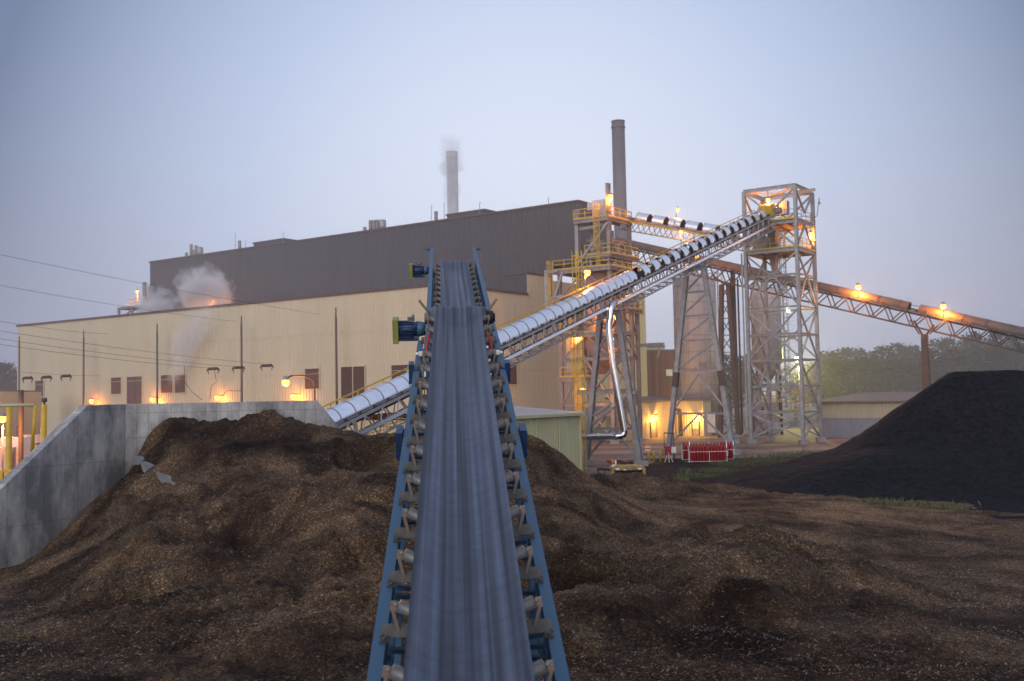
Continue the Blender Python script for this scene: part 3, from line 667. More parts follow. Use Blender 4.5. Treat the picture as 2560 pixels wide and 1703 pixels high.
for sg in (-1, 1):
    mb = MB(); mb.obox(cv(LN+.05, sg*.80, -.06), (lx*.55+nz*sg*.75).normalized(), ax, (nz*.55-lx*sg*.75).normalized(), .50, .25, .03); mb.build('skirt_board', 'wood', C1)
    mb = MB(); mb.obox(cv((20.7-pl.y)/ax.y, sg*.96, -.44), lx, ax, nz, .10, .30, .40); mb.obox(cv((20.7-pl.y)/ax.y, sg*.84, -.355), lx, ax, nz, .34, .26, .03); mb.build('splice_box', 'bluedark', C1)
    mb = MB(); mb.obox(cv((16.6-pl.y)/ax.y, sg*.985, -.50), lx, ax, nz, .11, .42, .40); mb.tube(cv((16.6-pl.y)/ax.y-.22, sg*.98, -.69), cv((16.6-pl.y)/ax.y+.18, sg*.98, -.69), .07, 10); mb.build('junction_box', 'bluedark', C1)
    s5 = (21.6-pl.y)/ax.y
    mb = MB(); mb.obox(cv(s5, sg*.74, -.27), lx, ax, nz, .20, .10, .08); mb.tube(cv(s5, sg*.84, -.28), cv(s5-.03, sg*.89, -.26), .03, 8); sw = mb.build('pull_switch', 'white', C1)
    mb = MB(); mb.bar(cv(s5, sg*.68, -.24), cv(s5+.22, sg*.62, .10), .04, .04); mb.build('lever', 'red', sw)
    for yy in (9.5, 21.0):
        mb = MB(); s = (yy-pl.y)/ax.y; p = cv(s, sg*.8, -1.15); mb.bar(p, (p.x, p.y, -.1), .14, .14, (0, 1, 0)); mb.build('leg', 'blue', C1)
    mb = MB(); p, q_ = cv((9.5-pl.y)/ax.y, sg*.8, -1.2), cv((12.5-pl.y)/ax.y, sg*.8, -1.2); mb.bar((p.x, p.y, .1), q_, .08, .08, (1, 0, 0))
    mb.build('leg_brace', 'blue', C1)

pl2, ph2 = at(1146, 765, 31.8), at(1135, 651, 41.2)
ax2_ = (ph2-pl2).normalized(); 
C2, cv2, ax2, lx2, nz2, LN2 = belt_conveyor('blue_belt_conveyor', 'far blue belt conveyor under the head of the near one with upright side plates', pl2, ph2, -7.6, True, None, seed=5.0)
for sg in (-1, 1):
    mb = MB(); s1, s2 = -7.4, LN2+3.4
    mb.obox(cv2((s1+s2)/2, sg*.87, -.14), ax2, lx2, nz2, s2-s1, .07, .36)
    mb.obox(cv2((s1+s2)/2, sg*.90, .045), ax2, lx2, nz2, s2-s1, .14, .02)
    mb.tube(cv2(s2-.15, sg*.95, .02), cv2(s2-.15, sg*1.18, .02), .055, 10)
    mb.build('side_rail', 'blue', C2)
    for s in (-2.5, 1.0, 4.5): mb = MB(); mb.bar(cv2(s, sg*.84, -.30), cv2(s+.12, sg*.52, -.20), .04, .04); mb.build('hanger', 'blue', C2)
    for s in (-5.5, LN2-1.2):
        mb = MB(); p = cv2(s, sg*.8, -.3); mb.bar(p, (p.x+sg*.35, p.y, -.1), .16, .16, (0, 1, 0)); mb.build('leg', 'blue', C2)
mb = MB()
for s in np.arange(-7, LN2, 1.6): mb.bar(cv2(s, -.85, -.72), cv2(s, .85, -.72), .08, .08)
for sg in (-1, 1): mb.bar(cv2(-7, sg*.85, -.72), cv2(LN2, sg*.85, -.72), .1, .1)
for sg in (-1, 1):
    for s in np.arange(-7, LN2, 1.6): mb.bar(cv2(s, sg*.85, -.72), cv2(s+.8, sg*.85, -.3), .05, .05); mb.bar(cv2(s+.8, sg*.85, -.3), cv2(s+1.6, sg*.85, -.72), .05, .05)
mb.build('truss', 'blue', C2)
first = None
for k in range(-4, 10):
    s = k*1.07/1.0+.55
    if s > LN2-.5: break
    fr = frame(cv2, s, ax2, lx2, nz2)
    first = make_idler(C2, fr, False) if first is None else (place_copy(first, C2, fr) and first)
motor(C2, cv2, ax2, lx2, nz2, LN2-1.2, -1.15, -.2, 1.0)
# ------------------------------------------------------------------ main building
K = at(1105, 713, 118.0); K.z = 0
LB = along(K, e1, 43, 930); ZT = zat(1105, 713, 118.0)
nL, nE = -e2, -e1                                   # outward normals of long face and end face
def E(b): return K+e2*b
bC = along(K, e2, 1317, 700); bD = along(K, e2, 1377, 660); bR = along(K, e2, 1615, 850)
B = thing('plant_building', 'long power plant hall with tan ribbed walls below and a dark grey upper block', 'building', K)
mb = MB(); mb.ribbed(K+e1*LB, K, .8, ZT, nL, .5, .07); mb.build('wall', 'tan', B)
mb = MB(); mb.ribbed(K, E(bC), .8, ZT, nE, .5, .07); mb.ribbed(E(bC), E(bD), .8, zat(1317, 684, E(bC).y), nE, .5, .07)
ZR = zat(1615, 735, E(bR).y); mb.ribbed(E(bD), E(bR), .8, ZR, nE, .5, .07)
mb.build('end_wall', 'tan', B)
mb = MB(); far = e1*LB
mb.obox(K+e1*LB/2+nL*.06+ez*(ZT+.12), e1, e2, ez, LB+.2, .34, .30); mb.obox(E(bC/2)+nE*.06+ez*(ZT+.12), e2, e1, ez, bC, .34, .30)
mb.build('parapet_trim', 'trim', B)
mb = MB(); mb.obox(K+e1*LB/2+e2*(bD/2+.1)+ez*(ZT-.15), e1, e2, ez, LB-.4, bD-.4, .3)
mb.obox(E((bD+bR)/2)+e1*8+ez*(ZR-.2), e1, e2, ez, 15.9, bR-bD-.2, .3); mb.build('roof', 'roof', B)
mb = MB(); mb.obox(K+e1*LB/2+e2*.1+ez*.4, e1, e2, ez, LB, .3, .8); mb.obox(E(bR/2)+e1*.1+ez*.4, e2, e1, ez, bR, .3, .8); mb.build('plinth', 'plinth', B)
mb = MB(); mb.poly([K+e1*LB+e2*.0, K+e1*LB+e2*45, K+e1*LB+e2*45+ez*ZT, K+e1*LB+ez*ZT]); mb.poly([E(bR), E(bR)+e1*16, E(bR)+e1*16+ez*ZR, E(bR)+ez*ZR]); mb.build('rear_wall', 'tan', B)
# faint horizontal laps in the sheeting
mb = MB()
for z in (zat(618, 848, (K+e1*along(K, e1, 618, 848)).y), zat(503, 946, (K+e1*along(K, e1, 503, 946)).y)):
    mb.obox(K+e1*LB/2+nL*.085+ez*z, e1, e2, ez, LB, .02, .06); mb.obox(E(bR/2)+nE*.085+ez*z, e2, e1, ez, bR, .02, .06)
mb.build('lap_strip', 'tan', B)
# dark upper block
D0 = E(bD); aD = along(D0, -e1, 1446, 560); DC = D0-e1*aD; ZD = zat(1446, 504, DC.y); ZS = zat(1422, 657, (DC+e1*.8).y)
aL = along(D0, e1, 375, 690); bE = 8.0
mb = MB(); mb.ribbed(D0+e1*aL, D0, ZT+.02, ZD, nL, .45, .07); mb.ribbed(D0, DC, ZS, ZD, nL, .45, .07); mb.ribbed(DC, DC+e2*bE, ZS, ZD, nE, .45, .07)
TC = E(bC); a3 = along(TC, e1, 1256, 700); Z3 = zat(1317, 684, TC.y)
mb.ribbed(TC+e1*a3, TC, ZT+.02, Z3, nL, .45, .07)
mb.build('upper_wall', 'dark', B)
mb = MB(); mb.poly([D0+e1*aL+ez*ZT, D0+e1*aL+e2*bE+ez*ZT, D0+e1*aL+e2*bE+ez*ZD, D0+e1*aL+ez*ZD]); mb.poly([DC+e2*bE+ez*ZS, DC+e2*bE+ez*ZD, D0+e1*aL+e2*bE+ez*ZD, D0+e1*aL+e2*bE+ez*ZS])
mb.poly([DC+ez*(ZS+.01), D0+ez*(ZS+.01), D0+e2*bE+ez*(ZS+.01), DC+e2*bE+ez*(ZS+.01)]); mb.poly([TC+e1*a3+ez*ZT, TC+e1*a3+e2*(bD-bC)+ez*ZT, TC+e1*a3+e2*(bD-bC)+ez*Z3, TC+e1*a3+ez*Z3])
mb.build('upper_rear_wall', 'dark', B)
mb = MB(); mb.obox((D0+e1*aL+DC)/2+e2*bE/2+ez*(ZD-.1), e1, e2, ez, aL+aD-.3, bE-.3, .2); mb.obox(TC+e1*a3/2+e2*(bD-bC)/2+ez*(Z3-.1), e1, e2, ez, a3-.1, bD-bC-.1, .2); mb.build('upper_roof', 'roof', B)
mb = MB(); mb.obox((D0+e1*aL+DC)/2+nL*.05+ez*(ZD+.08), e1, e2, ez, aL+aD+.2, .3, .26); mb.obox(DC+e2*bE/2+nE*.05+ez*(ZD+.08), e2, e1, ez, bE, .3, .26)
mb.obox(TC+e1*a3/2+nL*.05+ez*(Z3+.07), e1, e2, ez, a3+.15, .28, .2); mb.obox(E((bC+bD)/2)+nE*.05+ez*(Z3+.07), e2, e1, ez, bD-bC, .28, .2); mb.build('upper_trim', 'trim', B)
mb = MB(); mb.bar(D0-e1*.1+ez*ZT, D0-e1*.1+ez*ZS, .3, .3); mb.build('corner_post', 'dark', B)
# cage ladder on the small dark penthouse
def louver(px0, px1, py0, py1, P, d, n, wide=False, door=False, fr='tan'):
    a0, a1 = along(P, d, px0, (py0+py1)/2), along(P, d, px1, (py0+py1)/2); pm = P+d*(a0+a1)/2
    z1, z0 = zat((px0+px1)/2, py0, pm.y), zat((px0+px1)/2, py1, pm.y); w = abs(a1-a0); c = pm+n*.12
    dd = d if a1 > a0 else -d
    mb = MB()
    for s in (-1, 1): mb.obox(c+dd*s*(w/2+.06)+ez*(z0+z1)/2, dd, n, ez, .12, .16, z1-z0+.24)
    mb.obox(c+ez*(z1+.06), dd, n, ez, w, .16, .12); mb.obox(c+ez*(z0-.06), dd, n, ez, w, .16, .12)
    if wide: mb.obox(c+ez*(z0+z1)/2, dd, n, ez, .10, .15, z1-z0)
    f = mb.build('door_frame' if door else 'louver', fr, B)
    mb = MB(); mb.obox(c-n*.05+ez*(z0+z1)/2, dd, n, ez, w, .04, z1-z0)
    if not door:
        k = int((z1-z0)/.20)
        for i in range(k): zz = z0+(i+.5)*(z1-z0)/k; up = (ez+n*.9).normalized(); mb.obox(c+n*.0+ez*zz, dd, n.cross(dd).cross(dd)*0+up, dd.cross(up), w*.995, .12, .02)
    else: mb.obox(c-n*.02+ez*(z0+z1)/2, dd, n, ez, .04, .05, z1-z0)
    mb.build('door' if door else 'slats', 'louver', f)
for a in ((90, 111, 952, 991), (280, 305, 944, 985), (405, 434, 938, 982), (439, 466, 938, 982), (765, 800, 922, 972), (981, 1023, 913, 955)): louver(*a, K, e1, nL)
louver(855, 914, 917, 996, K, e1, nL, wide=True)
louver(319, 357, 942, 1010, K, e1, nL, door=True)
louver(1267, 1290, 911, 961, K, e2, nE)
for px, py in ((390, 692), (660, 672), (822, 648), (995, 628), (1250, 605), (1215, 700)):
    pass
# roof gear
def onroof(px, py, setb=2.0):
    P = D0+e2*setb; a = along(P, e1, px, py); return P+e1*a
def vent(px, py_top, r, kind, setb=1.5, lab='', zb=None):
    p = onroof(px, py_top, setb); z1 = zat(px, py_top, p.y); zb = ZD if zb is None else zb
    mb = MB()
    if kind == 'pipe':
        mb.tube(p+ez*zb, p+ez*z1, r, 12); return tag(mb.build('vent_pipe', 'steel_old', None, p), lab, 'vent', 'vent pipes on the dark roof')
    if kind == 'rod':
        mb.tube(p+ez*zb, p+ez*z1, .05, 6); mb.path([p+ez*(z1-.02), p+ez*(z1+.1)-e1*.1, p+ez*(z1+.05)-e1*.3], .04, 6); return tag(mb.build('roof_mast', 'steel', None, p), lab, 'mast', 'thin masts on the dark roof')
    mb.lathe(p+ez*zb, [(.35, 0), (.35, .45), (.5, .55), (.55, .8), (.55, z1-zb-.15), (.45, z1-zb)], 16); return tag(mb.build('roof_fan', 'steel', None, p), lab, 'roof fan')
for px, py, k, lb in ((466, 632, 'pipe', 'shortest stub pipe at the far left of the dark roof'), (478, 611, 'pipe', 'tallest pipe of the cluster at the left end of the dark roof'), (484, 626, 'pipe', 'low pipe tucked between the tall pipe and the round fan at the left'), (490, 614, 'pipe', 'dark pipe right beside the left round roof fan'), (912, 568, 'pipe', 'short stub pipe leading the row of pipes in mid roof'), (926, 551, 'pipe', 'first tall pipe of the three in mid roof'), (935, 551, 'pipe', 'middle tall pipe of the three in mid roof'), (943, 550, 'pipe', 'last tall pipe beside the mid roof fan'), (599, 602, 'pipe', 'slanted single pipe left of the dark penthouse'), (1090, 529, 'pipe', 'single pale pipe left of the smoking stack')):
    vent(px, py, .27, k, 1.5, lb)
vent(500, 618, 1, 'fan', 1.6, 'round grey fan housing at the left end of the dark roof'); vent(956, 550, 1, 'fan', 1.6, 'round grey fan housing beside the pipes in mid roof')
for px, py, lb in ((588, 586, 'thin hooked mast left of the dark roof penthouse'), (614, 603, 'thin straight mast close to the dark roof penthouse'), (1078, 515, 'hooked mast left of the pale roof pipe'), (1110, 508, 'tall thin mast right beside the smoking stack'), (1371, 497, 'thin mast near the right end of the dark roof'), (708, 582, 'thin mast on top of the left penthouse'), (1199, 508, 'thin mast on top of the penthouse by the stack')):
    vent(px, py, 1, 'rod', 2.5, lb)
def penthouse(px0, px1, pxe, py, lab, sb):
    P = D0+e2*sb; a0, a1 = along(P, e1, px0, py), along(P, e1, px1, py); z = zat(px1, py, (P+e1*a1).y); d = along(P+e1*a1, e2, pxe, py+12); d = min(max(d, 3), 14)
    o = thing('roof_penthouse', lab, 'penthouse', P+e1*(a0+a1)/2+ez*ZD)
    mb = MB(); mb.ribbed(P+e1*a0, P+e1*a1, ZT, z, nL, .45, .06); mb.ribbed(P+e1*a1, P+e1*a1+e2*d, ZT, z, nE, .45, .06)
    mb.poly([P+e1*a0+ez*ZT, P+e1*a0+ez*z, P+e1*a0+e2*d+ez*z, P+e1*a0+e2*d+ez*ZT]); mb.poly([P+e1*a0+e2*d+ez*ZT, P+e1*a0+e2*d+ez*z, P+e1*a1+e2*d+ez*z, P+e1*a1+e2*d+ez*ZT]); mb.build('wall', 'dark', o)
    mb = MB(); mb.obox(P+e1*(a0+a1)/2+e2*d/2+ez*(z+.05), e1, e2, ez, abs(a1-a0)+.3, d+.3, .25); mb.build('roof', 'trim', o)
penthouse(634, 709, 745, 598, 'flat dark penthouse on the left part of the roof', 9.0)
penthouse(1117, 1211, 1248, 525, 'dark penthouse on the roof at the foot of the smoking stack', 9.0)

# stacks
def stack(px, py_top, Y, r, mt, lab, flange=None):
    p = at(px, py_top, Y); o = thing('chimney_stack', lab, 'chimney', (p.x, p.y, 0))
    mb = MB(); mb.lathe((p.x, p.y, 0), [(r*1.25, 0), (r*1.25, 12), (r*1.02, 14), (r, p.z)], 28); mb.build('shaft', mt, o)
    mb = MB(); mb.lathe((p.x, p.y, p.z-1.2), [(r+.03, 0), (r+.10, .05), (r+.10, .25), (r+.03, .3)], 28); mb.lathe((p.x, p.y, p.z-.12), [(r+.02, 0), (r+.07, .02), (r+.07, .12), (r-.15, .125)], 28); mb.build('rim', mt, o)
    return p
S1 = stack(1545, 303, 168, 1.07, 'stack', 'tall brown chimney stack behind the conveyor tower')
S2 = stack(1130, 380, 185, 1.0, 'stack2', 'pale chimney stack half hidden in its own smoke')

# plant on the far left roof
rp = thing('roof_platform', 'steel platform with railings and vessels on the tan roof at far left', 'platform', K+e1*70+e2*9+ez*ZT)
P = K+e2*9; q0, q1 = P+e1*along(P, e1, 297, 775), P+e1*along(P, e1, 372, 770); zpl = zat(330, 768, ((q0+q1)/2).y)
mb = MB()
for t in (0, .45, .95):
    for b in (0, 4): c = q0.lerp(q1, t)+e2*b; mb.bar(c+ez*ZT, c+ez*zpl, .35)
mb.bar(q0+ez*(ZT+.4), q0.lerp(q1, .45)+ez*(zpl-.3), .2); mb.bar(q0.lerp(q1, .45)+ez*(ZT+.3), q1+ez*(zpl-.3), .2); mb.build('leg', 'steel_old', rp)
mb = MB(); mb.obox((q0+q1)/2+e2*2+ez*zpl, e1, e2, ez, (q1-q0).length, 4.6, .35); mb.build('deck', 'steel_old', rp)
mb = MB()
for t in (.3, .45, .6, .8, 1): c = q0.lerp(q1, t); mb.bar(c+ez*zpl, c+ez*(zpl+1.3), .08)
for h in (.7, 1.3): mb.bar(q0.lerp(q1, .3)+ez*(zpl+h), q1+ez*(zpl+h), .08)
mb.build('handrail', 'yellow', rp)
mb = MB(); c = q0.lerp(q1, .72)+e2*2; mb.lathe(c+ez*zpl, [(.9, 0), (.9, 2.2), (.6, 2.7), (.6, 3.4)], 14); c = q0.lerp(q1, .5)+e2*2; mb.lathe(c+ez*(zpl-2), [(.5, 0), (.7, .8), (.7, 1.8)], 12); mb.build('vessel', 'steel', rp)
mb = MB(); c = q0.lerp(q1, .86); zz = zat(362, 706, c.y); mb.tube(c+ez*ZT, c+ez*zz, .32, 12); mb.build('vent_pipe', 'steel_old', rp)

# ------------------------------------------------------------------ lamps
BULBS = []
PK = 3.9
def lamp(name, p, lab, power, post=None, arm=None, bulb='bulb', cat='lamp', r=.16, head='dome', color=(1, .31, .04), lightoff=(0, 0, -.05), postm='steel', grp=None, upl=0.0):
    p = Vector(p); base = Vector(post) if post is not None else p
    o = thing(name, lab, cat, base, grp)
    mb = MB()
    if head == 'dome': mb.lathe(p+ez*.02, [(r*1.25, 0), (r*1.2, .05), (r*.8, r*1.1), (r*.3, r*1.5)], 14)
    else: mb.obox(p+Vector((0, 0, .16)), e1, e2, ez, .42, .30, .16)
    mb.build('lamp_head', 'steel_old', o)
    r *= 1.35; b = MB(); b.ball(p-ez*r*.5, r, 12); b.build('bulb', bulb, o)
    if post is not None:
        mb = MB()
        if arm is None: mb.tube(base, p+ez*.05, .05, 8)
        else: mb.path([base]+[Vector(a) for a in arm]+[p+ez*.1], .055, 8)
        mb.build('post', postm, o)
    light(o, p+Vector(lightoff)-ez*(r*1.5+.10)+ez*upl, power*PK, color, r*.45)
    return o
def facade_lamp(px, py, lab, power=900):
    a = along(K, e1, px, py); c = K+e1*a; z = zat(px, py, c.y-.6); p = c+nL*1.3+ez*z
    o = lamp('wall_lamp', p, lab, power, None, None, r=.24, head='box', lightoff=-nL*.1-ez*.1, grp='sodium lamps along the tan wall')
    mb = MB(); mb.bar(p+ez*.16, p+ez*.16+e2*1.27, .08); mb.build('bracket', 'steel_old', o)
facade_lamp(248, 1000, 'glowing orange wall lamp left of the tall brown door', 100)
facade_lamp(400, 996, 'glowing orange wall lamp below the steaming double louver', 140)
facade_lamp(562, 991, 'glowing orange wall lamp between the steaming louver and the street lamp', 140)
facade_lamp(752, 988, 'glowing orange wall lamp under the arm of the street lamp', 150)
for px, py, lb in ((343, 727, 'left of the two lamps glowing over the steel roof platform'), (366, 735, 'right of the two lamps over the roof platform by the dark block')):
    q = at(px, py, q0.y-1); lamp('roof_lamp', q, lb, 420, q-ez*(q.z-ZT), r=.17)
# brown posts standing in front of the tan wall
for px, pt, lab in ((48, 841, 'brown steel post at the far left corner of the tan hall'), (209, 826, 'brown steel post left of the small louver on the tan wall'), (393, 809, 'brown steel post close left of the steaming louver'), (604, 790, 'brown steel post carrying the row of insulators'), (841, 769, 'brown steel post nearest the galvanised conveyor')):
    P = K+nL*2.2; a = along(P, e1, px, 900); c = P+e1*a; z = zat(px, pt, c.y)
    mb = MB(); mb.tube(c, c+ez*(z-1.2), .15, 10, .13); mb.tube(c+ez*(z-1.2), c+ez*z, .10, 8, .08)
    tag(mb.build('steel_post', 'pole', None, c), lab, 'post', 'brown posts along the tan wall')
# street lamp before the wall
P = at(786, 997, 62); P.z = 0; hp = at(714, 951, 62); tp = at(786, 953, 62)
lamp('street_lamp', hp, 'curved arm street lamp glowing yellow above the bunker wall end', 260, P, [tp-ez*1.0, tp, tp.lerp(hp, .35)+ez*.30, tp.lerp(hp, .8)+ez*.28], r=.17, postm='pole', cat='street lamp')

# power lines and insulators in front of the wall
def cable(p, q, sag, lab, r=.017):
    mb = MB(); pts = [p.lerp(q, t/14)-ez*sag*4*(t/14)*(1-t/14) for t in range(15)]; mb.path(pts, r, 6)
    return tag(mb.build('power_cable', 'wire', None, p), lab, 'cable', 'power cables sagging before the tan wall')
YW = 112
for (x0, y0, x1, y1, Ya, Yb, lab) in ((-60, 818, 655, 910, 95, 118, 'uppermost of the three parallel cables crossing the tan wall'), (-60, 838, 598, 918, 95, 116, 'middle one of the three parallel cables crossing the tan wall'), (-60, 852, 535, 921, 95, 114, 'lowest of the three parallel cables crossing the tan wall'), (-60, 624, 800, 786, 90, 122, 'long high cable from the upper left sky to the tan wall'), (-60, 702, 590, 804, 90, 122, 'second high cable in the left sky below the first'), (-60, 792, 270, 835, 90, 124, 'short cable in the left sky just over the tan roof corner')):
    cable(at(x0, y0, Ya), at(x1, y1, Yb), .25, lab)
cable(at(50, 930, 124), at(250, 940, 124), .1, 'short cable strung over the leftmost insulators')
def insulator(p, lab):
    o = thing('insulator', lab, 'insulator', p, 'strings of insulators before the tan wall')
    d = (e1*-1).normalized(); mb = MB()
    for i in range(9): c = p+d*(i-4)*.16; mb.tube(c-d*.05, c+d*.05, .165, 10)
    mb.build('discs', 'trim', o)
    mb = MB(); mb.tube(p-d*1.0, p+d*1.0, .03, 6)
    for s in (-.95, .95): mb.bar(p+d*s, p+d*(s*.8)-ez*.55, .06); mb.bar(p+d*s, p+d*(s*1.15)-ez*.3, .05)
    mb.build('rod', 'wire', o)
for px, py, lab in ((533, 922, 'ribbed insulator string left of the brown post with steam behind'), (596, 919, 'ribbed insulator string attached at the tall brown post'), (667, 914, 'ribbed insulator string right of the tall brown post'), (69, 945, 'ribbed insulator string at the far left post'), (116, 943, 'ribbed insulator string above the leftmost louver'), (165, 940, 'ribbed insulator string right of the leftmost louver')):
    insulator(at(px, py, 113), lab)
def jumper(pts, lab):
    mb = MB(); mb.path([at(*p) for p in pts], .03, 6); tag(mb.build('jumper_cable', 'wire', None, at(*pts[0])), lab, 'cable')
jumper([(461, 915, 112), (462, 955, 112), (480, 980, 112), (505, 1000, 112)], 'dark cable hanging past the steaming louver')
jumper([(536, 925, 112), (541, 955, 112), (528, 965, 112), (525, 998, 112)], 'dark cable hanging below the left insulator string')
jumper([(606, 955, 112), (600, 978, 112), (570, 976, 112), (555, 990, 112)], 'dark cable looping left from the tall brown post')
# ------------------------------------------------------------------ steelwork helpers
def handrail(mb, pts, h=1.1, r=.028, step=1.6, kick=True):
    for p, q in zip(pts[:-1], pts[1:]):
        p, q = Vector(p), Vector(q); L = (q-p).length; n = max(1, int(round(L/step)))
        for i in range(n+1): c = p.lerp(q, i/n); mb.bar(c, c+ez*h, r*2)
        for hh_ in (h, h*.55): mb.bar(p+ez*hh_, q+ez*hh_, r*2)
        if kick: mb.bar(p+ez*.08, q+ez*.08, .03, .16)
def ladder(mb, p, z0, z1, side, outv, cage=True):
    w = .25
    for s in (-w, w): mb.bar(p+side*s+ez*z0, p+side*s+ez*z1, .06)
    for i in range(int((z1-z0)/.45)): z = z0+.3+i*.45; mb.bar(p-side*w+ez*z, p+side*w+ez*z, .04)
    if cage:
        z = z0+2.2
        while z < z1:
            ring = [p+side*(.36*math.cos(t))+outv*(.1+.62*math.sin(t)) for t in [math.pi*i/6 for i in range(7)]]
            for a, b in zip(ring[:-1], ring[1:]): mb.bar(a+ez*z, b+ez*z, .05)
            z += .9
        for t in (0, math.pi/4, math.pi/2, 3*math.pi/4, math.pi): c = p+side*(.36*math.cos(t))+outv*(.1+.62*math.sin(t)); mb.bar(c+ez*(z0+2.2), c+ez*z1, .04)
def beam(root, p, q, w=.22, h=.32, m='steel', name='beam', ib=True):
    mb = MB()
    (mb.ibeam if ib else mb.bar)(p, q, w, h); return mb.build(name, m, root)

# ------------------------------------------------------------------ transfer tower (right)
F1 = ground(2009, 1111); F1.z = 0
w1 = along(F1, e1, 1879, 1107); w2 = along(F1, e2, 2052, 1100)
L1, R1, K1 = F1+e1*w1, F1+e2*w2, F1+e1*w1+e2*w2
T1 = thing('transfer_tower', 'tall open grey steel tower with cross bracing at the top end of the galvanised conveyor', 'tower', F1+e1*w1/2+e2*w2/2)
zl = [0] + [zat(2000, y, F1.y) for y in (1031, 965, 898, 833, 765, 684, 621, 551)] + [zat(1985, 463, F1.y)]
ZTOP = zl[-1]
for c in (F1, L1, R1, K1):
    mb = MB(); mb.ibeam(c, c+ez*ZTOP, .36, .38, e2); mb.build('leg', 'steel', T1)
    mb = MB(); mb.box(c+ez*.25, .9, .9, .5); mb.build('footing', 'plinth', T1)
faces = ((F1, L1), (F1, R1), (R1, K1), (L1, K1))
for (p, q) in faces:
    for i, z in enumerate(zl[1:]):
        hvy = i in (6, 7, 8); beam(T1, p+ez*z, q+ez*z, .22, .42 if hvy else .22)
    md = (p+q)/2; dd = (q-p).normalized(); nn = Vector((dd.y, -dd.x, 0))
    def X(z0, z1, zc=None, top=False):
        zc = (z0+z1)/2 if zc is None else zc
        for c, za in ((p, z0), (q, z0), (p, z1), (q, z1)):
            beam(T1, c+ez*za, md+ez*zc+(c-md).normalized()*.25+ez*(.15 if za > zc else -.15), .17, .17, name='brace', ib=False)
        mb = MB(); mb.obox(md+ez*zc, dd, nn, ez, .9, .05, .7); mb.build('gusset_plate', 'steel', T1)
    X(zl[0]+.6, zl[1]-.1); X(zl[1]+.1, zl[3]-.1, zl[2]); X(zl[3]+.1, zl[5]-.1, zl[4]); X(zl[5]+.1, zl[7]-.2, zl[6])
    for c in (p, q):
        beam(T1, c+ez*(zl[7]+.2), md+ez*(zl[8]-.2), .2, .2, name='brace', ib=False); beam(T1, c+ez*(zl[9]-.2), md+ez*(zl[8]+1.2), .2, .2, name='brace', ib=False)
for a, b in ((F1, K1), (L1, R1)): beam(T1, a+ez*(ZTOP-.15), b+ez*(ZTOP-.15), .2, .2, name='brace', ib=False)
beam(T1, F1+e1*.5+e2*2.2+ez*(ZTOP-.35), F1-e1*1.5+e2*2.2+ez*(ZTOP-.35), .2, .3)
for i in (7, 8):
    mb = MB(); mb.obox((F1+K1)/2+ez*(zl[i]+.18), e1, e2, ez, w1-.4, w2-.4, .06)
    for t in (.2, .4, .6, .8): mb.ibeam(F1+e1*w1*t+ez*(zl[i]-.05), R1+e1*w1*t+ez*(zl[i]-.05), .15, .3)
    mb.build('deck', 'steel_old', T1)
    mb = MB(); o_ = .15; a = F1-e1*o_-e2*o_+ez*(zl[i]+.2); b = L1+e1*o_-e2*o_+ez*(zl[i]+.2); c = R1-e1*o_+e2*o_+ez*(zl[i]+.2); d = K1+e1*o_+e2*o_+ez*(zl[i]+.2)
    handrail(mb, [b.lerp(a, .35 if i == 8 else 0), a, c, d]); mb.build('handrail', 'yellow' if i == 7 else 'steel_old', T1)
mb = MB(); handrail(mb, [F1-e2*.3+ez*zl[8]+ez*.2, L1.lerp(F1, .4)-e2*.3+ez*zl[8]+ez*.2], .3); mb.build('kick_rail', 'yellow', T1)
mb = MB(); c = F1+e1*w1*.35+e2*2.2+ez*(zl[8]+.2); mb.obox(c+ez*1.7, e1, e2, ez, .9, .8, 1.5); mb.obox(c+ez*1.6+e1*1.0, e1, e2, ez, .7, .7, 1.3)
for s in (-.4, .4): mb.bar(c+e1*s, c+e1*s+ez*1.0, .08)
mb.build('control_cabinet', 'steel', T1)
mb = MB(); ladder(mb, F1+e1*w1*.55+e2*w2*.8, zl[5], zl[8], e1, -e2); mb.build('ladder', 'steel_old', T1)
mb = MB(); mb.lathe(F1+e1*w1*.62+e2*w2*.5+ez*(zl[7]-2.8), [(.3, 0), (.35, 1.0), (.7, 3.0), (.7, 5.2)], 4, sm=False); mb.build('chute', 'steel_old', T1)
mb = MB(); mb.obox(F1+e1*w1*.78+e2*w2*.3+ez*(zl[7]+1.0), e1, e2, ez, 1.4, 1.6, 1.8); mb.build('chute', 'steel', T1)
mb = MB(); mb.bar(L1-e2*.3+e1*.35+ez*1.6, L1-e2*.3+e1*.35+ez*(zl[7]), .16); mb.path([L1-e2*.3+e1*.35+ez*1.7, L1-e2*.5+e1*.8+ez*.9, L1-e2*.8+e1*1.6+ez*.6], .10, 8); mb.build('drain_pipe', 'steel', T1)
mb = MB(); c = R1+ez*zat(2060, 493, R1.y); hp = at(2048, 497, R1.y); mb.path([R1+ez*(ZTOP-3.2), R1+ez*(ZTOP-2.6)-e1*.5, hp-ez*-.1, hp-ez*.4], .05, 6); mb.ball(hp-ez*.5, .16); mb.build('camera_arm', 'steel', T1)
mb = MB(); mb.obox(F1+e1*w1*.5+e2*w2*.9+ez*(zl[1]+1.0), e1, e2, ez, 2.4, .05, 1.9); handrail(mb, [F1+e1*1+e2*4+ez*zl[1], F1+e1*3.2+e2*4+ez*zl[1]], 1.6, .05, .8); 
mb = MB(); handrail(mb, [F1+e1*.8+e2*4.4+ez*(zl[1]+.1), F1+e1*2.9+e2*4.4+ez*(zl[1]+.1)], 2.0, .05, 1.0); mb.build('gate_rail', 'yellow', T1)
lamp('tower_lamp', at(1920, 497, F1.y+2.2)+ez*0, 'sodium lamp hanging from the roof beams of the transfer tower', 330, at(1920, 497, F1.y+2.2)+ez*1.0, r=.17)
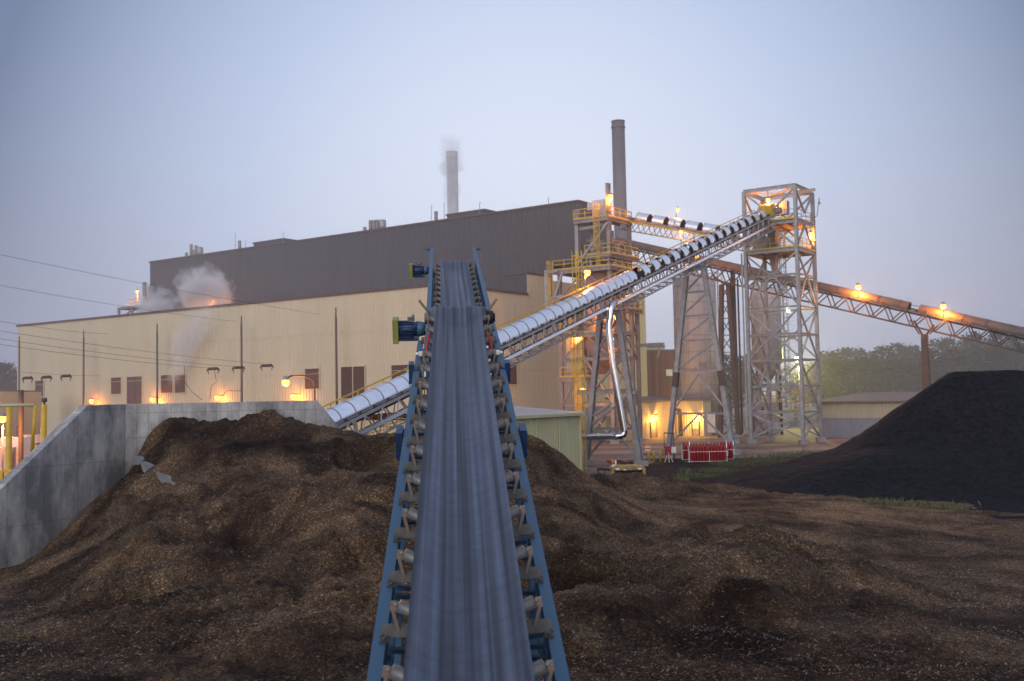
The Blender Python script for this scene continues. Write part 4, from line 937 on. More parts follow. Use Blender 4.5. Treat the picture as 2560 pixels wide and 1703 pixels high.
lamp('tower_lamp', at(2027, 582, R1.y-1.2), 'sodium lamp under the right side of the transfer tower', 330, at(2027, 582, R1.y-1.2)+ez*.6, r=.17)
lamp('tower_lamp', at(1970, 775, F1.y+2.5), 'small pale lamp under a beam half way up the transfer tower', 60, at(1970, 775, F1.y+2.5)+ez*.5, r=.12, bulb='bulbw', color=(1, .9, .5))
mb = MB(); p = F1+e1*4.9+e2*.4; p = F1+e1*(w1-.9)+e2*.2; mb.lathe(p+ez*(zl[1]+.12), [(.45, 0), (.45, .25)], 16); oo = None
mb = MB(); c = L1-e2*.6+e1*2.2; mb.box(c+ez*.5, 1.7, 1.2, 1.0); tag(mb.build('concrete_block', 'plinth', None, c), 'square concrete block at the left foot of the transfer tower', 'block')
wc = F1+e1*w1*.78+e2*.25+ez*(zl[1]+.15)
o = thing('warning_cone', 'small blue cone on a pale plate low in the transfer tower', 'cone', wc)
mb = MB(); mb.lathe(wc, [(.18, .04), (.12, .35), (.05, .55)], 12); mb.build('body', 'blue', o); mb = MB(); mb.obox(wc+ez*.02, e1, e2, ez, .8, .6, .04); mb.build('base', 'white', o)

# ------------------------------------------------------------------ covered conveyors on trusses
def hood(mb, P, ax, lx, nz, s0, s1, r, n=14, a0=-20, a1=200, prev=None):
    # curved sheet: outside material 0, inside material 1 with its shade painted dark, plus a rolled rim at both ends
    k = len(mb.v)
    for rep in (0, 1):
        for rr in (r, r-.03):
            for s in (s0, s1):
                for i in range(n+1):
                    t = R(a0+(a1-a0)*i/n); mb.v.append(P+ax*s+lx*(rr*math.cos(t))+nz*(rr*math.sin(t)))
    q = n+1; w = 4*q
    for i in range(n):
        mb.face([k+i, k+q+i, k+q+i+1, k+i+1], 0, True); mb.face([k+2*q+i, k+2*q+i+1, k+3*q+i+1, k+3*q+i], 1, True)
        mb.face([w+k+i, w+k+i+1, w+k+2*q+i+1, w+k+2*q+i], 0); mb.face([w+k+q+i, w+k+3*q+i, w+k+3*q+i+1, w+k+q+i+1], 0)
    mb.face([w+k, w+k+2*q, w+k+3*q, w+k+q], 0); mb.face([w+k+n, w+k+q+n, w+k+3*q+n, w+k+2*q+n], 0)
def rib(mb, P, ax, lx, nz, s, r, w=.05, n=14, a0=-22, a1=202):
    pts = [P+ax*s+lx*((r+.015)*math.cos(R(a0+(a1-a0)*i/n)))+nz*((r+.015)*math.sin(R(a0+(a1-a0)*i/n))) for i in range(n+1)]
    for a, b in zip(pts[:-1], pts[1:]): mb.bar(a, b, w, .03, (a+b)/2-(P+ax*s))
def gallery(root, P, Q, r, hoods, hm, tm, hw=.8, th=1.25, drop=.35, panel=1.9, chord=.1, idler_m='rust', gap_from=1e9, web=.07):
    # P, Q: hood centre line start and end; hoods: list of (s0, s1, seams)
    ax = (Q-P).normalized(); lx = ax.cross(ez).normalized(); nz = lx.cross(ax); L = (Q-P).length
    f = lambda s, x, n: P+ax*s+lx*x+nz*n
    mb = MB(); zb = -drop
    k = len(mb.v); xs = np.linspace(-.55, .55, 9)
    for s in (0, L):
        for x in xs: mb.v.append(f(s, x, zb+.12+.5*max(0, abs(x)-.2)))
    for i in range(8): mb.face([k+i, k+i+1, k+9+i+1, k+9+i], 0, True)
    mb.obox(f(L/2, 0, zb-.30), ax, lx, nz, L, 1.05, .02); mb.build('belt', 'black', root)
    mb = MB()
    for x in (-hw, hw):
        mb.obox(f(L/2, x, zb-.02), ax, lx, nz, L, .08, .16)
        mb.bar(f(0, x, zb-th), f(L, x, zb-th), chord, chord)
    n = int(L/panel)
    for i in range(n):
        s, s2 = i*L/n, (i+1)*L/n; sm = (s+s2)/2
        for x in (-hw, hw):
            mb.bar(f(s, x, zb-.05), f(sm, x, zb-th), web); mb.bar(f(sm, x, zb-th), f(s2, x, zb-.05), web)
        mb.bar(f(sm, -hw, zb-th), f(sm, hw, zb-th), .07); mb.bar(f(sm, -hw, zb-th), f(sm+L/n, hw, zb-th), .05)
        mb.bar(f(s, -hw, zb-.05), f(s, hw, zb-.05), .07)
    mb.build('truss', tm, root)
    s = .3
    while s < L:
        mb = MB()
        for sg in (-1, 1): mb.tube(f(s, sg*.2, zb-.0), f(s, sg*.66, zb+.22), .07, 8); mb.bar(f(s, sg*.7, zb-.1), f(s, sg*.72, zb+.26), .06)
        mb.tube(f(s, -.2, zb), f(s, .2, zb), .07, 8); mb.build('idler', idler_m, root); s += 1.25
    for h in hoods:
        mb = MB(); hood(mb, P, ax, lx, nz, h[0], h[1], r); ho = mb.build('hood', [hm, 'inner'], root)
        for q_ in ((h[0]+.02, h[1]-.02) if (h[1]-h[0]) > 1.3 or h[0] > gap_from else (h[1]-.02,)):
            mb = MB(); rib(mb, P, ax, lx, nz, q_, r, .035); mb.build('hood_band', 'steel_old' if hm == 'galv' else hm, ho)
    return f, ax, lx, nz, L

# galvanised conveyor
GH = F1+e1*3.2+e2*2.0
tG = along(GH, -e2, 1915, 518); G1 = GH-e2*tG; t0 = along(G1, -e2, 795, 1037); G0 = G1-e2*t0
RG = .66
G1.z = zat(1915, 519, G1.y)-RG; G0.z = zat(795, 1037, G0.y)-RG
GV = thing('covered_conveyor', 'long inclined conveyor under shiny galvanised hoods rising to the transfer tower', 'conveyor', (G0.x, G0.y, 0))
axg = (G1-G0).normalized(); Lg = (G1-G0).length
sB = along(G0, e2, 1584, 660)/Vector((axg.x, axg.y)).length
hd = []; s = 0
while s < sB-1.2: hd.append((s, min(s+1.235, sB))); s += 1.235
s = sB+.75
while s+1.2 < Lg+.2: hd.append((s, s+1.22)); s += 2.06
gf, ga, gl, gn, Lg = gallery(GV, G0, G1, RG, hd, 'galv', 'steel', hw=.74, th=1.55, drop=.30, panel=1.5, gap_from=sB)
mb = MB(); mb.bar(gf(-.5, .86, -1.12), gf(Lg-1, .86, -1.12), .34, .22, gn); mb.build('cable_tray', 'galv', GV)
mb = MB(); handrail(mb, [gf(0, -1.45, -.6), gf(Lg, -1.45, -.6)], 1.15, .035, 2.4, False); mb.build('handrail', 'yellow', GV)
mb = MB(); mb.obox(gf(Lg/2, -1.12, -.62), ga, gl, gn, Lg, .66, .05); mb.build('walkway', 'steel_old', GV)
for s in np.arange(2, Lg-3, 7.3):
    mb = MB(); mb.bar(gf(s, .80, -.36), gf(s, .80, -1.05), .28, .05, gl); mb.build('stiffener', 'steel', GV)
mb = MB(); mb.obox(gf(Lg+.5, 0, .15), ga, gl, gn, 1.3, 1.35, 1.5); mb.build('head_chute', 'yellow', GV)
mb = MB(); mb.tube(gf(Lg+1.2, -.4, .0), gf(Lg+1.2, 1.3, .0), .35, 14); mb.build('motor', 'steel_old', GV)

# upper link conveyor from the transfer tower to the silo tower
F2 = ground(1536, 1110); F2.z = 0
U0 = F1+e1*(w1-1.0)+e2*2.4; tU = along(U0, e1, 1560, 540); U1 = U0+e1*tU
U0.z = zat(1868, 582, U0.y)-.76; U1.z = zat(1572, 525, U1.y)-.76
UV = thing('covered_conveyor', 'short high conveyor with spaced silver hoods linking the two steel towers', 'conveyor', (U0.x, U0.y, 0))
LU = (U1-U0).length; hd = []; s = 1.0
while s+1.7 < LU-.3: hd.append((s, s+1.62)); s += 2.25
uf, ua, ul, un, LU = gallery(UV, U0, U1, .76, hd, 'galv', 'steel_old', hw=.8, th=1.3, drop=.35, panel=1.5)
mb = MB(); handrail(mb, [uf(0, 1.5, -.75), uf(LU, 1.5, -.75)], .9, .028, 1.8, False); mb.bar(uf(0, -1.5, -.62), uf(LU, -1.5, -.62), .05, .14); mb.build('handrail', 'yellow', UV)
mb = MB(); mb.obox(uf(LU/2, -1.15, -.6), ua, ul, un, LU, .7, .05); mb.build('walkway', 'steel_old', UV)
lamp('conveyor_lamp', at(1694, 521, U1.y-3.5), 'lamp on a pole above the high link conveyor', 500, uf(LU*.58, -1.5, -.5), [at(1694, 521, U1.y-3.5)-ez*.3], r=.15)
lamp('conveyor_lamp', at(1702, 577, U1.y-6), 'lamp hanging in front of the high link conveyor', 350, at(1702, 577, U1.y-6)-ez*2.0, r=.16)

# rusty conveyor
C0 = at(1960, 682, 126.5); tl = along(C0, e1, 1540, 600); trr = along(C0, -e1, 2560, 820)
Ra = C0+e1*tl; Rb = C0-e1*(trr+10)
slope_c = (zat(1540, 594, Ra.y)-zat(2560, 821, (C0-e1*trr).y))/(tl+trr)
Ra.z = zat(1540, 594, Ra.y)-.6; Rb.z = Ra.z-slope_c*(tl+trr+10)
RV = thing('covered_conveyor', 'very long rusty brown conveyor sloping down to the coal heap on the right', 'conveyor', (Rb.x, Rb.y, 0))
LR = (Rb-Ra).length; cg = [along(C0, -e1, p, 760)+tl for p in (2273, 2299)]; kx = LR/(tl+trr+10); hd = []; s = 0
while s < LR-.5:
    e = s+2.4
    for g in (cg[0]*kx,):
        if s < g < e: e = g
    if not (cg[0]*kx-.01 <= s < cg[1]*kx): hd.append((s, min(e, LR)-.012)); s = e
    else: s = cg[1]*kx
rf, ra, rl, rn, LR = gallery(RV, Ra, Rb, .68, hd, 'rusthood', 'rust', hw=.85, th=1.7, drop=.25, panel=2.3, chord=.17, idler_m='rust', web=.115)
mb = MB(); handrail(mb, [rf(0, -1.5, -.55), rf(LR, -1.5, -.55)], 1.0, .03, 2.4); mb.obox(rf(LR/2, -1.2, -.6), ra, rl, rn, LR, .6, .05); mb.build('walkway', 'rust', RV)
def crlamp(px, py, lab, pw):
    a = along(C0, -e1, px, py)+tl; p = Ra.lerp(Rb, a*kx/LR); h = at(px, py, p.y-1.25)
    lamp('conveyor_lamp', h, lab, pw, Vector((h.x, h.y, p.z-.3)), [h-ez*.2], r=.21)
crlamp(2145, 714, 'orange lamp on the rusty conveyor nearest the tower', 1500); crlamp(2358, 762, 'orange lamp on the rusty conveyor above the coal heap', 1500)
lamp('conveyor_lamp', at(1742, 640, 128), 'sodium lamp where the rusty conveyor passes behind the galvanised one', 350, at(1742, 640, 128)-ez*.9, r=.15)
# its brown supports
def trestle_head(mb, c, s):
    pass
a = along(C0, -e1, 2311, 830)+tl; pc = Ra.lerp(Rb, a*kx/LR); st_ = thing('conveyor_column', 'single tapered brown steel column under the rusty conveyor behind the coal', 'column', (pc.x, pc.y, 0))
mb = MB(); zt = pc.z-2.6; c = Vector((pc.x, pc.y, 0))
mb.hexa([c+e1*x*.46+e2*y*.5 for x, y in ((-1, -1), (1, -1), (1, 1), (-1, 1))]+[c+ez*zt+e1*x*.30+e2*y*.42 for x, y in ((-1, -1), (1, -1), (1, 1), (-1, 1))]); mb.build('shaft', 'rust', st_)
mb = MB()
for s in (-1, 1):
    for t in (-1, 1): mb.bar(c+ez*zt+e1*s*.4+e2*t*.6, pc+e1*s*1.3+e2*t*.85-ez*(1.3+s*-.35), .16)
mb.build('head_strut', 'rust', st_)
a = tl-along(C0, e1, 1812, 700); pc = Ra.lerp(Rb, a*kx/LR); c = Vector((pc.x, pc.y, 0))
af = thing('conveyor_trestle', 'narrow dark brown A frame trestle between the silo and the transfer tower', 'trestle', c)
tA2 = c+ez*(pc.z-2.3)
for s in (-1, 1):
    mb = MB(); mb.bar(c+e1*s*1.25, tA2+e1*s*.45, .5, .5, e2); mb.build('leg', 'rust', af)
mb = MB()
nl = 9
for i in range(nl):
    z0, z1 = i/nl, (i+1)/nl; x = lambda t, s: c.lerp(tA2, t)+e1*s*(1.25+(.45-1.25)*t)
    mb.bar(x(z0, -1), x(z1, 1), .09); mb.bar(x(z0, 1), x(z1, -1), .09); mb.bar(x(z1, -1), x(z1, 1), .1)
mb.build('lacing', 'rust', af)
mb = MB()
for s in (-1, 1): mb.bar(tA2, pc+ra*s*1.5-ez*1.6, .2)
mb.build('head_strut', 'rust', af)

# ------------------------------------------------------------------ bents under the galvanised conveyor
def bent(px, py_top, lab, half_base, half_top, levels, splice):
    t = along(G0, e2, px, py_top)/Vector((ga.x, ga.y)).length; c0 = gf(t, 0, 0); c = Vector((c0.x, c0.y, 0)); zt = c0.z-.30-1.55-.15
    o = thing('conveyor_bent', lab, 'trestle', c)
    X = lambda z, s: c+ez*z+e1*s*(half_base+(half_top-half_base)*z/zt)
    for s in (-1, 1):
        mb = MB(); mb.ibeam(X(0, s), X(zt, s), .42, .42, e2, .06); mb.build('leg', 'steel', o)
        mb = MB(); mb.box(X(.25, s), 1.1, 1.1, .5); mb.build('footing', 'plinth', o)
        if splice: mb = MB(); mb.bar(X(splice-.6, s), X(splice+.6, s), .5, .5, e2); mb.build('splice_plate', 'steel_old', o)
    beam(o, X(zt, -1)-e1*.3, X(zt, 1)+e1*.3, .3, .4)
    return o, X, zt
b2, X2, zt2 = bent(1737, 640, 'tall tapering grey trestle in front of the silo above the red cylinders', 3.35, .85, None, 0)
lv = [zat(1740, y, 96.5) for y in (1035, 926, 849, 786, 726)]
z7 = zat(1690, 948, 96.5)
for s in (-1, 1): mb = MB(); mb.bar(X2(z7-.7, s), X2(z7+.7, s), .5, .5, e2); mb.build('splice_plate', 'trim', b2)
for z in lv: beam(b2, X2(z, -1), X2(z, 1), .16, .2)
br = lambda a, b: beam(b2, a, b, .15, .15, name='brace', ib=False)
mid = (X2(lv[0], 1)+X2(lv[0], -1))/2; br(mid, X2(.8, 1)); br(mid, X2(.8, -1)); mid = (X2(lv[1], 1)+X2(lv[1], -1))/2; br(mid-ez*.3, X2(lv[0]+.2, 1)); br(mid-ez*.3, X2(lv[0]+.2, -1))
br(X2(lv[1]+.2, 1), X2(lv[2]-.2, -1)); br(X2(lv[2]+.1, 1), X2(lv[3]-.1, -1)); br(X2(lv[3]+.1, 1), X2(lv[4]-.1, -1)); br(X2(lv[4], 1), X2(zt2-.4, -1))

b1, X1, zt1 = bent(1522, 735, 'grey trestle with a polished duct beside the pale green shed', 2.55, .8, None, 0)
for y, ext in ((980, 1.5), (883, 0), (1074, 0)):
    z = zat(1500, y, 83); beam(b1, X1(z, 1)+e1*ext, X1(z, -1)-e1*ext*.35, .3 if ext else .2, .42 if ext else .2)
brb = lambda a, b: beam(b1, a, b, .17, .17, name='brace', ib=False)
za, zb_, zc_ = (zat(1500, y, 83) for y in (1074, 980, 883))
brb(X1(.6, 1), (X1(za, 1)+X1(za, -1))/2); brb(X1(.6, -1), (X1(za, 1)+X1(za, -1))/2); brb(X1(za+.2, 1), X1(zb_-.2, -1)); brb(X1(za+.9, 1), X1(zb_-.9, -1)*.5+X1(zb_-.9, 1)*.5); brb(X1(zb_+.2, 1), X1(zc_-.2, -1)); brb(X1(zc_+.2, 1), X1(zt1-.4, -1)); brb(X1(zc_+.2, -1), X1(zt1-.4, 1))
# polished duct down the bent
YD = X1(0, -1).y-.6
pts = [at(1537, 756, YD+.4), at(1530, 764, YD), at(1527, 775, YD), at(1526, 793, YD), at(1523, 805, YD), at(1522, 820, YD), at(1530, 900, YD), at(1547, 1000, YD), at(1559, 1070, YD), at(1561, 1080, YD), at(1559, 1087, YD), at(1552, 1090, YD), at(1540, 1091, YD), at(1448, 1091, YD+2.5)]
mb = MB(); mb.path(pts, .26, 16); tag(mb.build('duct', 'chrome', None, pts[-1]), 'polished metal duct bending down the trestle into the pale green shed', 'duct')

# yellow cage ladder behind the shed
c = at(1462, 1172, 80); c.z = 0; lo_ = thing('cage_ladder', 'bright yellow caged ladder behind the pale green shed', 'ladder', c)
mb = MB(); ladder(mb, c, 0, 17, e2, e1*1.0, True); mb.build('ladder', 'yellow', lo_)
# ------------------------------------------------------------------ silo tower at the end of the hall
wl = along(F2, e1, 1407, 1050); wr = along(F2, e2, 1601, 1103); ul_ = along(F2, e1, 1446, 700); ur_ = along(F2, e2, 1576, 700)
T2 = thing('silo_tower', 'tall grey steel tower with yellow stairs and platforms at the end of the hall', 'tower', F2+e1*wl/2+e2*wr/2)
zm = zat(1525, 664, F2.y); zt_ = zat(1521, 530, F2.y)
Lq, Rq, Kq = F2+e1*wl, F2+e2*wr, F2+e1*wl+e2*wr
Lu, Ru, Ku = F2+e1*ul_, F2+e2*ur_, F2+e1*ul_+e2*ur_
def leg(c, z0, z1, w=.42, m='steel_old'):
    mb = MB(); mb.ibeam(c+ez*z0, c+ez*z1, w, w, e2, .06); mb.build('leg', m, T2)
leg(F2, 0, zat(1517, 458, F2.y), .46); leg(Lq, 0, zm); leg(Rq, 0, zat(1598, 733, Rq.y)); leg(Kq, 0, zm)
leg(Lu, zm, zat(1441, 525, Lu.y), .46, 'steel'); leg(Ru, 0, zt_); leg(Ku, zm, zt_)
for c in (F2, Lq, Rq): mb = MB(); mb.box(c+ez*.2, 1, 1, .4); mb.build('footing', 'plinth', T2)
lvl = [zat(1530, y, F2.y) for y in (1010, 895, 830, 735)]
for z in lvl:
    for p, q in ((F2, Lq), (F2, Rq), (Rq, Kq), (Lq, Kq)): beam(T2, p+ez*z, q+ez*z, .25, .42, 'steel_old')
zz = [0.3]+lvl+[zm]
for i in range(len(zz)-1):
    for p, q in ((F2, Lq), (F2, Rq), (Rq, Kq)):
        md = (p+q)/2+ez*zz[i+1]
        if q is Rq and i == 4: continue
        beam(T2, p+ez*zz[i], md-ez*.2, .2, .2, 'steel_old', 'brace', False); beam(T2, q+ez*zz[i], md-ez*.2, .2, .2, 'steel_old', 'brace', False)
def platform(a, b, c, d, z, rail=True, rm='yellow', h=1.15):
    mb = MB(); mb.hexa([a+ez*(z-.1), b+ez*(z-.1), c+ez*(z-.1), d+ez*(z-.1), a+ez*z, b+ez*z, c+ez*z, d+ez*z]); 
    n = 4
    for i in range(n): p = a.lerp(b, i/(n-1)); q = d.lerp(c, i/(n-1)); mb.ibeam(p+ez*(z-.28), q+ez*(z-.28), .16, .34)
    mb.ibeam(a+ez*(z-.32), b+ez*(z-.32), .2, .42); mb.ibeam(b+ez*(z-.32), c+ez*(z-.32), .2, .42)
    mb.build('deck', 'steel_old', T2)
    if rail: mb = MB(); handrail(mb, [a+ez*z, b+ez*z, c+ez*z, d+ez*z], h, .04); mb.build('handrail', rm, T2)
X_ = -e2*.5
platform(Lq+e1*.6+X_, F2-e1*.3+X_, Rq-e1*.3+e2*.5, Kq+e1*.6+e2*.5, zm)
zu1 = zat(1510, 633, F2.y); platform(F2+e1*3.2+X_*.6, F2-e1*.4+X_*.6, Ru-e1*.4+e2*1.5, Ru+e1*3+e2*1.5, zu1)
zu2 = zat(1500, 541, F2.y); platform(Lu+e1*.2+X_, F2-e1*.2+X_, Ru-e1*.2+e2*.3, Ku+e1*.2+e2*.3, zu2)
z3_ = zat(1430, 942, F2.y); platform(Lq-e1*.3-e2*.9, F2+e1*3.2-e2*.9, F2+e1*3.2+e2*1, Lq-e1*.3+e2*1, z3_)
zq = zat(1560, 772, F2.y+3); platform(Rq+e1*3, Rq-e1*.6-e2*3.4, Rq-e1*.6+e2*.4, Rq+e1*3+e2*.4, zq, True)
z4_ = zat(1430, 830, F2.y); platform(Lq-e1*.2-e2*.4, F2+e1*.5-e2*.4, F2+e1*.5+e2*3, Lq-e1*.2+e2*3, lvl[2]+.1)
# upper frame
beam(T2, Lu+ez*(zm+.3)-e2*.3, F2+ez*(zu2-.8)-e2*.3, .28, .28, 'steel', 'brace', False)
beam(T2, Lu+ez*(zu2-1.1), F2+ez*(zu2-.9), .22, .34, 'steel'); beam(T2, F2+ez*(zu1-.1), Ru+ez*(zu1-.3), .25, .4, 'steel_old')
for z0, z1 in ((zm, zu1), (zu1, zt_-3.2)):
    md = (F2+Ru)/2
    beam(T2, F2+ez*z0, md+ez*z1, .2, .2, 'steel_old', 'brace', False); beam(T2, Ru+ez*z0, md+ez*z1, .2, .2, 'steel_old', 'brace', False); beam(T2, md+ez*z0, md+ez*z1, .2, .2, 'steel_old', 'brace', False)
    beam(T2, F2+ez*z1, Ru+ez*z1, .22, .36, 'steel_old'); beam(T2, Ru+ez*z1, Ku+ez*z1, .22, .36, 'steel_old')
beam(T2, Lu+ez*zm-e1*.2, F2+e1*2+ez*(zu1+.2), .2, .2, 'steel', 'brace', False); beam(T2, F2+e1*2.6+ez*zu1, F2+e1*.2+ez*(zm+.6), .25, .25, 'steel', 'brace', False)
mb = MB(); mb.bar(F2+e1*2.6+ez*zm, F2+e1*2.6+ez*zu1, .3); mb.build('post', 'steel', T2)
# stairs / cages
mb = MB(); ladder(mb, F2+e1*1.3-e2*.5, zm, zu2+1.6, e1, -e2*.9); mb.build('cage_ladder', 'yellow', T2)
mb = MB(); ladder(mb, Lq+e1*.9-e2*.6, zat(1430, 790, F2.y), zm+1.2, e1, -e2*.9); mb.build('cage_ladder', 'yellow', T2)
mb = MB(); ladder(mb, F2+e1*4.2-e2*.9, 0, z3_+1.5, e1, -e2*.8); mb.build('cage_ladder', 'yellow', T2)
mb = MB(); ladder(mb, F2+e1*4.9-e2*.6, z3_, lvl[2]+3, e1, -e2*.8); mb.build('cage_ladder', 'yellow', T2)
# bin and equipment inside the tower
mb = MB(); c = F2+e1*3.2+e2*3.4; mb.lathe(c, [(.8, 8.2), (2.9, 11.6), (2.9, zm-.6), (2.6, zm-.3)], 28); mb.build('bin', 'pinkwall', T2)
mb = MB()
for i, (a_, b_, r_, h0, h1) in enumerate(((2.0, 2.0, .35, zm, zm+3.4), (3.2, 1.6, .28, zm, zm+4.6), (2.7, 2.9, .5, zm+.2, zm+2.2), (3.9, 2.6, .22, zm, zu2-1), (1.6, 3.2, .4, zu1, zu2-1.2))): mb.tube(F2+e1*a_+e2*b_+ez*h0, F2+e1*a_+e2*b_+ez*h1, r_, 10)
mb.path([F2+e1*4.3+e2*2+ez*(zm+3.6), F2+e1*3.6+e2*2+ez*(zm+3.4), F2+e1*2.6+e2*2.2+ez*(zm+4.2)], .3, 8); mb.build('pipework', 'steel_old', T2)
mb = MB(); mb.obox(F2+e1*1.7+e2*1.2+ez*(zu2+1.15), e1, e2, ez, 1.6, 1.4, 2.1); mb.obox(F2+e1*2.9+e2*1.2+ez*(zu2+1.6), e1, e2, ez, .8, 1.0, .9); mb.build('head_chute', 'silo', T2)
mb = MB(); mb.obox(F2+e1*5.2+e2*.2+ez*(lvl[2]-2.4), e1, e2, ez, 2.2, .3, 4.0); mb.build('sheet_panel', 'shedtan', T2)
mb = MB()
for t in np.arange(.3, 6.5, .9): mb.tube(F2+e1*t+e2*1.2+ez*(lvl[1]+.2), F2+e1*t+e2*1.2+ez*(lvl[1]+.8+.5*math.sin(t*5)), .18, 8)
mb.obox(F2+e1*3+e2*1.5+ez*(lvl[2]+1.1), e1, e2, ez, 2.6, 1.4, 1.6); mb.tube(F2+e1*1.2+e2*1+ez*(lvl[2]+.8), F2+e1*5+e2*1+ez*(lvl[2]+2.2), .35, 10); mb.build('feed_pipes', 'steel_old', T2)
mb = MB(); mb.obox(F2+e1*3+e2*3+ez*(lvl[0]-.9), e1, e2, ez, 5, 2, 1.2); mb.build('screw_conveyor', 'steel_old', T2)
lamp('tower_lamp', at(1526, 488, F2.y-.7), 'highest sodium lamp on the silo tower near the chimney', 380, F2-e2*.7-e1*.3+ez*zu2, [at(1531, 486, F2.y-.7)-ez*.3, at(1531, 484, F2.y-.7)], r=.2)
pl_ = at(1468, 676, F2.y-6); tq = along(G0, e2, 1468, 690)/Vector((ga.x, ga.y)).length; gb = gf(tq, -1.45, -.6)
hp = at(1468, 677, gb.y+.4); lamp('conveyor_lamp', hp, 'bright lamp on a short post over the galvanised conveyor', 330, Vector((at(1463, 700, gb.y).x, gb.y, gb.z)), [at(1461, 682, gb.y)-ez*.2], r=.2)
lamp('tower_lamp', at(1534, 786, F2.y-1.2), 'sodium lamp just right of the top of the polished duct', 200, at(1539, 812, F2.y-1.2), [at(1539, 788, F2.y-1.2)], r=.17)
lamp('tower_lamp', at(1457, 971, F2.y-2.2), 'round lamp beside the low yellow railing of the silo tower', 200, at(1457, 971, F2.y-2.2)+ez*.4, r=.24)
lamp('tower_lamp', F2+e1*4.6+e2*-.2+ez*(lvl[2]+.0), 'lamp lighting the orange panel inside the silo tower', 300, F2+e1*4.6+e2*-.2+ez*(lvl[2]+.5), r=.14)
lamp('tower_lamp', F2+e1*1.4-e2*.4+ez*(lvl[2]+1.8), 'lamp among the feeders in the middle of the silo tower', 120, F2+e1*1.4-e2*.4+ez*(lvl[2]+2.4), r=.12)
lamp('tower_lamp', at(1440, 1128, F2.y-14), 'low lamp behind the pale green shed lighting the yellow ladder', 500, at(1440, 1128, F2.y-14)+ez*.4, r=.12)
# bracket frame left of the tower
bf = thing('pipe_bracket', 'grey steel goal post frame against the hall wall left of the silo tower', 'frame', Lq+e1*1.6-e2*.4)
c = Lq+e1*1.6-e2*.6; za_, zb2 = zat(1398, 822, c.y), zat(1398, 676, c.y)
mb = MB(); mb.bar(c+ez*za_, c+ez*zb2, .4); mb.build('post', 'steel', bf); mb = MB(); mb.bar(c+ez*(zb2-.2), c-e1*1.8+ez*(zb2-.2), .35); mb.bar(c+ez*(zb2-3.4)-e1*.5, c-e1*2.6+ez*(zb2-3.3), .3); mb.bar(c-e1*2.4+ez*(zb2-.4), c-e1*.9+ez*(zb2-4.2), .25); mb.build('arm', 'steel', bf)

# ------------------------------------------------------------------ silos
def silo(px0, px1, py, Y, zb, lab, seams, lad):
    p0, p1 = at(px0, py, Y), at(px1, py, Y); r = (p1.x-p0.x)/2; c = Vector(((p0.x+p1.x)/2, Y, 0)); z1 = p0.z
    o = thing('silo', lab, 'silo', (c.x, c.y, 0))
    mb = MB(); mb.lathe(c, [(r, zb), (r, z1-.2), (r-.05, z1), (.3, z1+.8)], 36); mb.build('shell', 'silo', o)
    mb = MB(); k = 0; z = zb+1.9
    while z < z1: mb.lathe(c+ez*z, [(r+.005, 0), (r+.03, .01), (r+.03, .06), (r+.005, .07)], 36); z += 2.25; k += 1
    z = zb; i = 0
    while z < z1-.5:
        for j in range(12): t = 2*math.pi*(j+.5*(i % 2))/12; d = Vector((math.cos(t), math.sin(t), 0)); q = c+d*(r+.01); mb.bar(q+ez*(z+.05), q+ez*min(z+2.2, z1-.3), .05, .03, d)
        z += 2.25; i += 1
    mb.build('seam', 'steel_old', o)
    mb = MB(); pts = [c+Vector((math.cos(t), math.sin(t), 0))*(r-.1)+ez*z1 for t in np.linspace(0, 2*math.pi, 19)]; handrail(mb, pts, 1.0, .03, 1.2, False); mb.build('handrail', 'steel', o)
    mb = MB(); d = Vector((math.cos(-.35), math.sin(-.35), 0)); ladder(mb, c+d*(r+.25), 3.5, z1+1.0, Vector((-d.y, d.x, 0)), d); mb.build('cage_ladder', 'steel_old', o)
    if zb > 1:
        mb = MB(); mb.lathe(c, [(.3, zb-2.6), (r, zb-.002)], 24)
        mb.build('hopper', 'steel_old', o); mb = MB()
        for t in (.7, 2.2, 3.9, 5.4): d = Vector((math.cos(t), math.sin(t), 0)); mb.bar(c+d*(r-.1), c+d*(r-.1)+ez*(zb+.4), .3)
        mb.build('leg', 'steel_old', o)
    else:
        mb = MB(); mb.obox(Vector((c.x+.3, c.y-r-.02, zat(1742, 1076-1076+1092-65, Y) if 0 else 9.3)), (1, 0, 0), (0, 1, 0), ez, .9, .12, .9); mb.build('hatch', 'steel_old', o)
    return c, r
sA, rA = silo(1682, 1788, 700, 143, .3, 'wide pinkish grey steel silo behind the tapering trestle', 0, 0)
sB_, rB = silo(1876, 1950, 728, 141, 9.5, 'narrow steel silo on legs seen through the transfer tower', 0, 0)
mb = MB(); c = sB_+Vector((-1.5, -4.5, 0)); 
o = thing('filter_unit', 'dark equipment with pipes and a yellow railing behind the transfer tower', 'equipment', c)
mb.box(c+ez*2.2+Vector((0, 1, 0)), 3.0, 2.2, 4.0); mb.build('body', 'steel_old', o)
mb = MB(); 
for dx in (-2.2, -1.8, 2.0): mb.tube(c+Vector((dx, 0, 0)), c+Vector((dx, 0, 8.0)), .16, 8)
mb.path([c+Vector((-1.2, 0, 6)), c+Vector((.4, 0, 6.6)), c+Vector((1.9, .2, 5.6)), c+Vector((2.0, .2, 3))], .22, 8); mb.build('pipe', 'rust', o)
mb = MB(); zc2 = 4.25; handrail(mb, [c+Vector((-.6, -.3, zc2)), c+Vector((2.0, -.3, zc2))], 1.5, .05, .65); mb.build('handrail', 'yellow', o)
p = at(1790, 560, 138); mb = MB(); 
pp = at(1831, 660, 133); mb.bar((pp.x, pp.y, 0), pp, .55, .35); mb.tube((pp.x+.6, pp.y, 0), (pp.x+.6, pp.y, pp.z-2), .12, 8)
tag(mb.build('steel_post', 'rust', None, (pp.x, pp.y, 0)), 'rusty box post and pipe just left of the transfer tower', 'post')
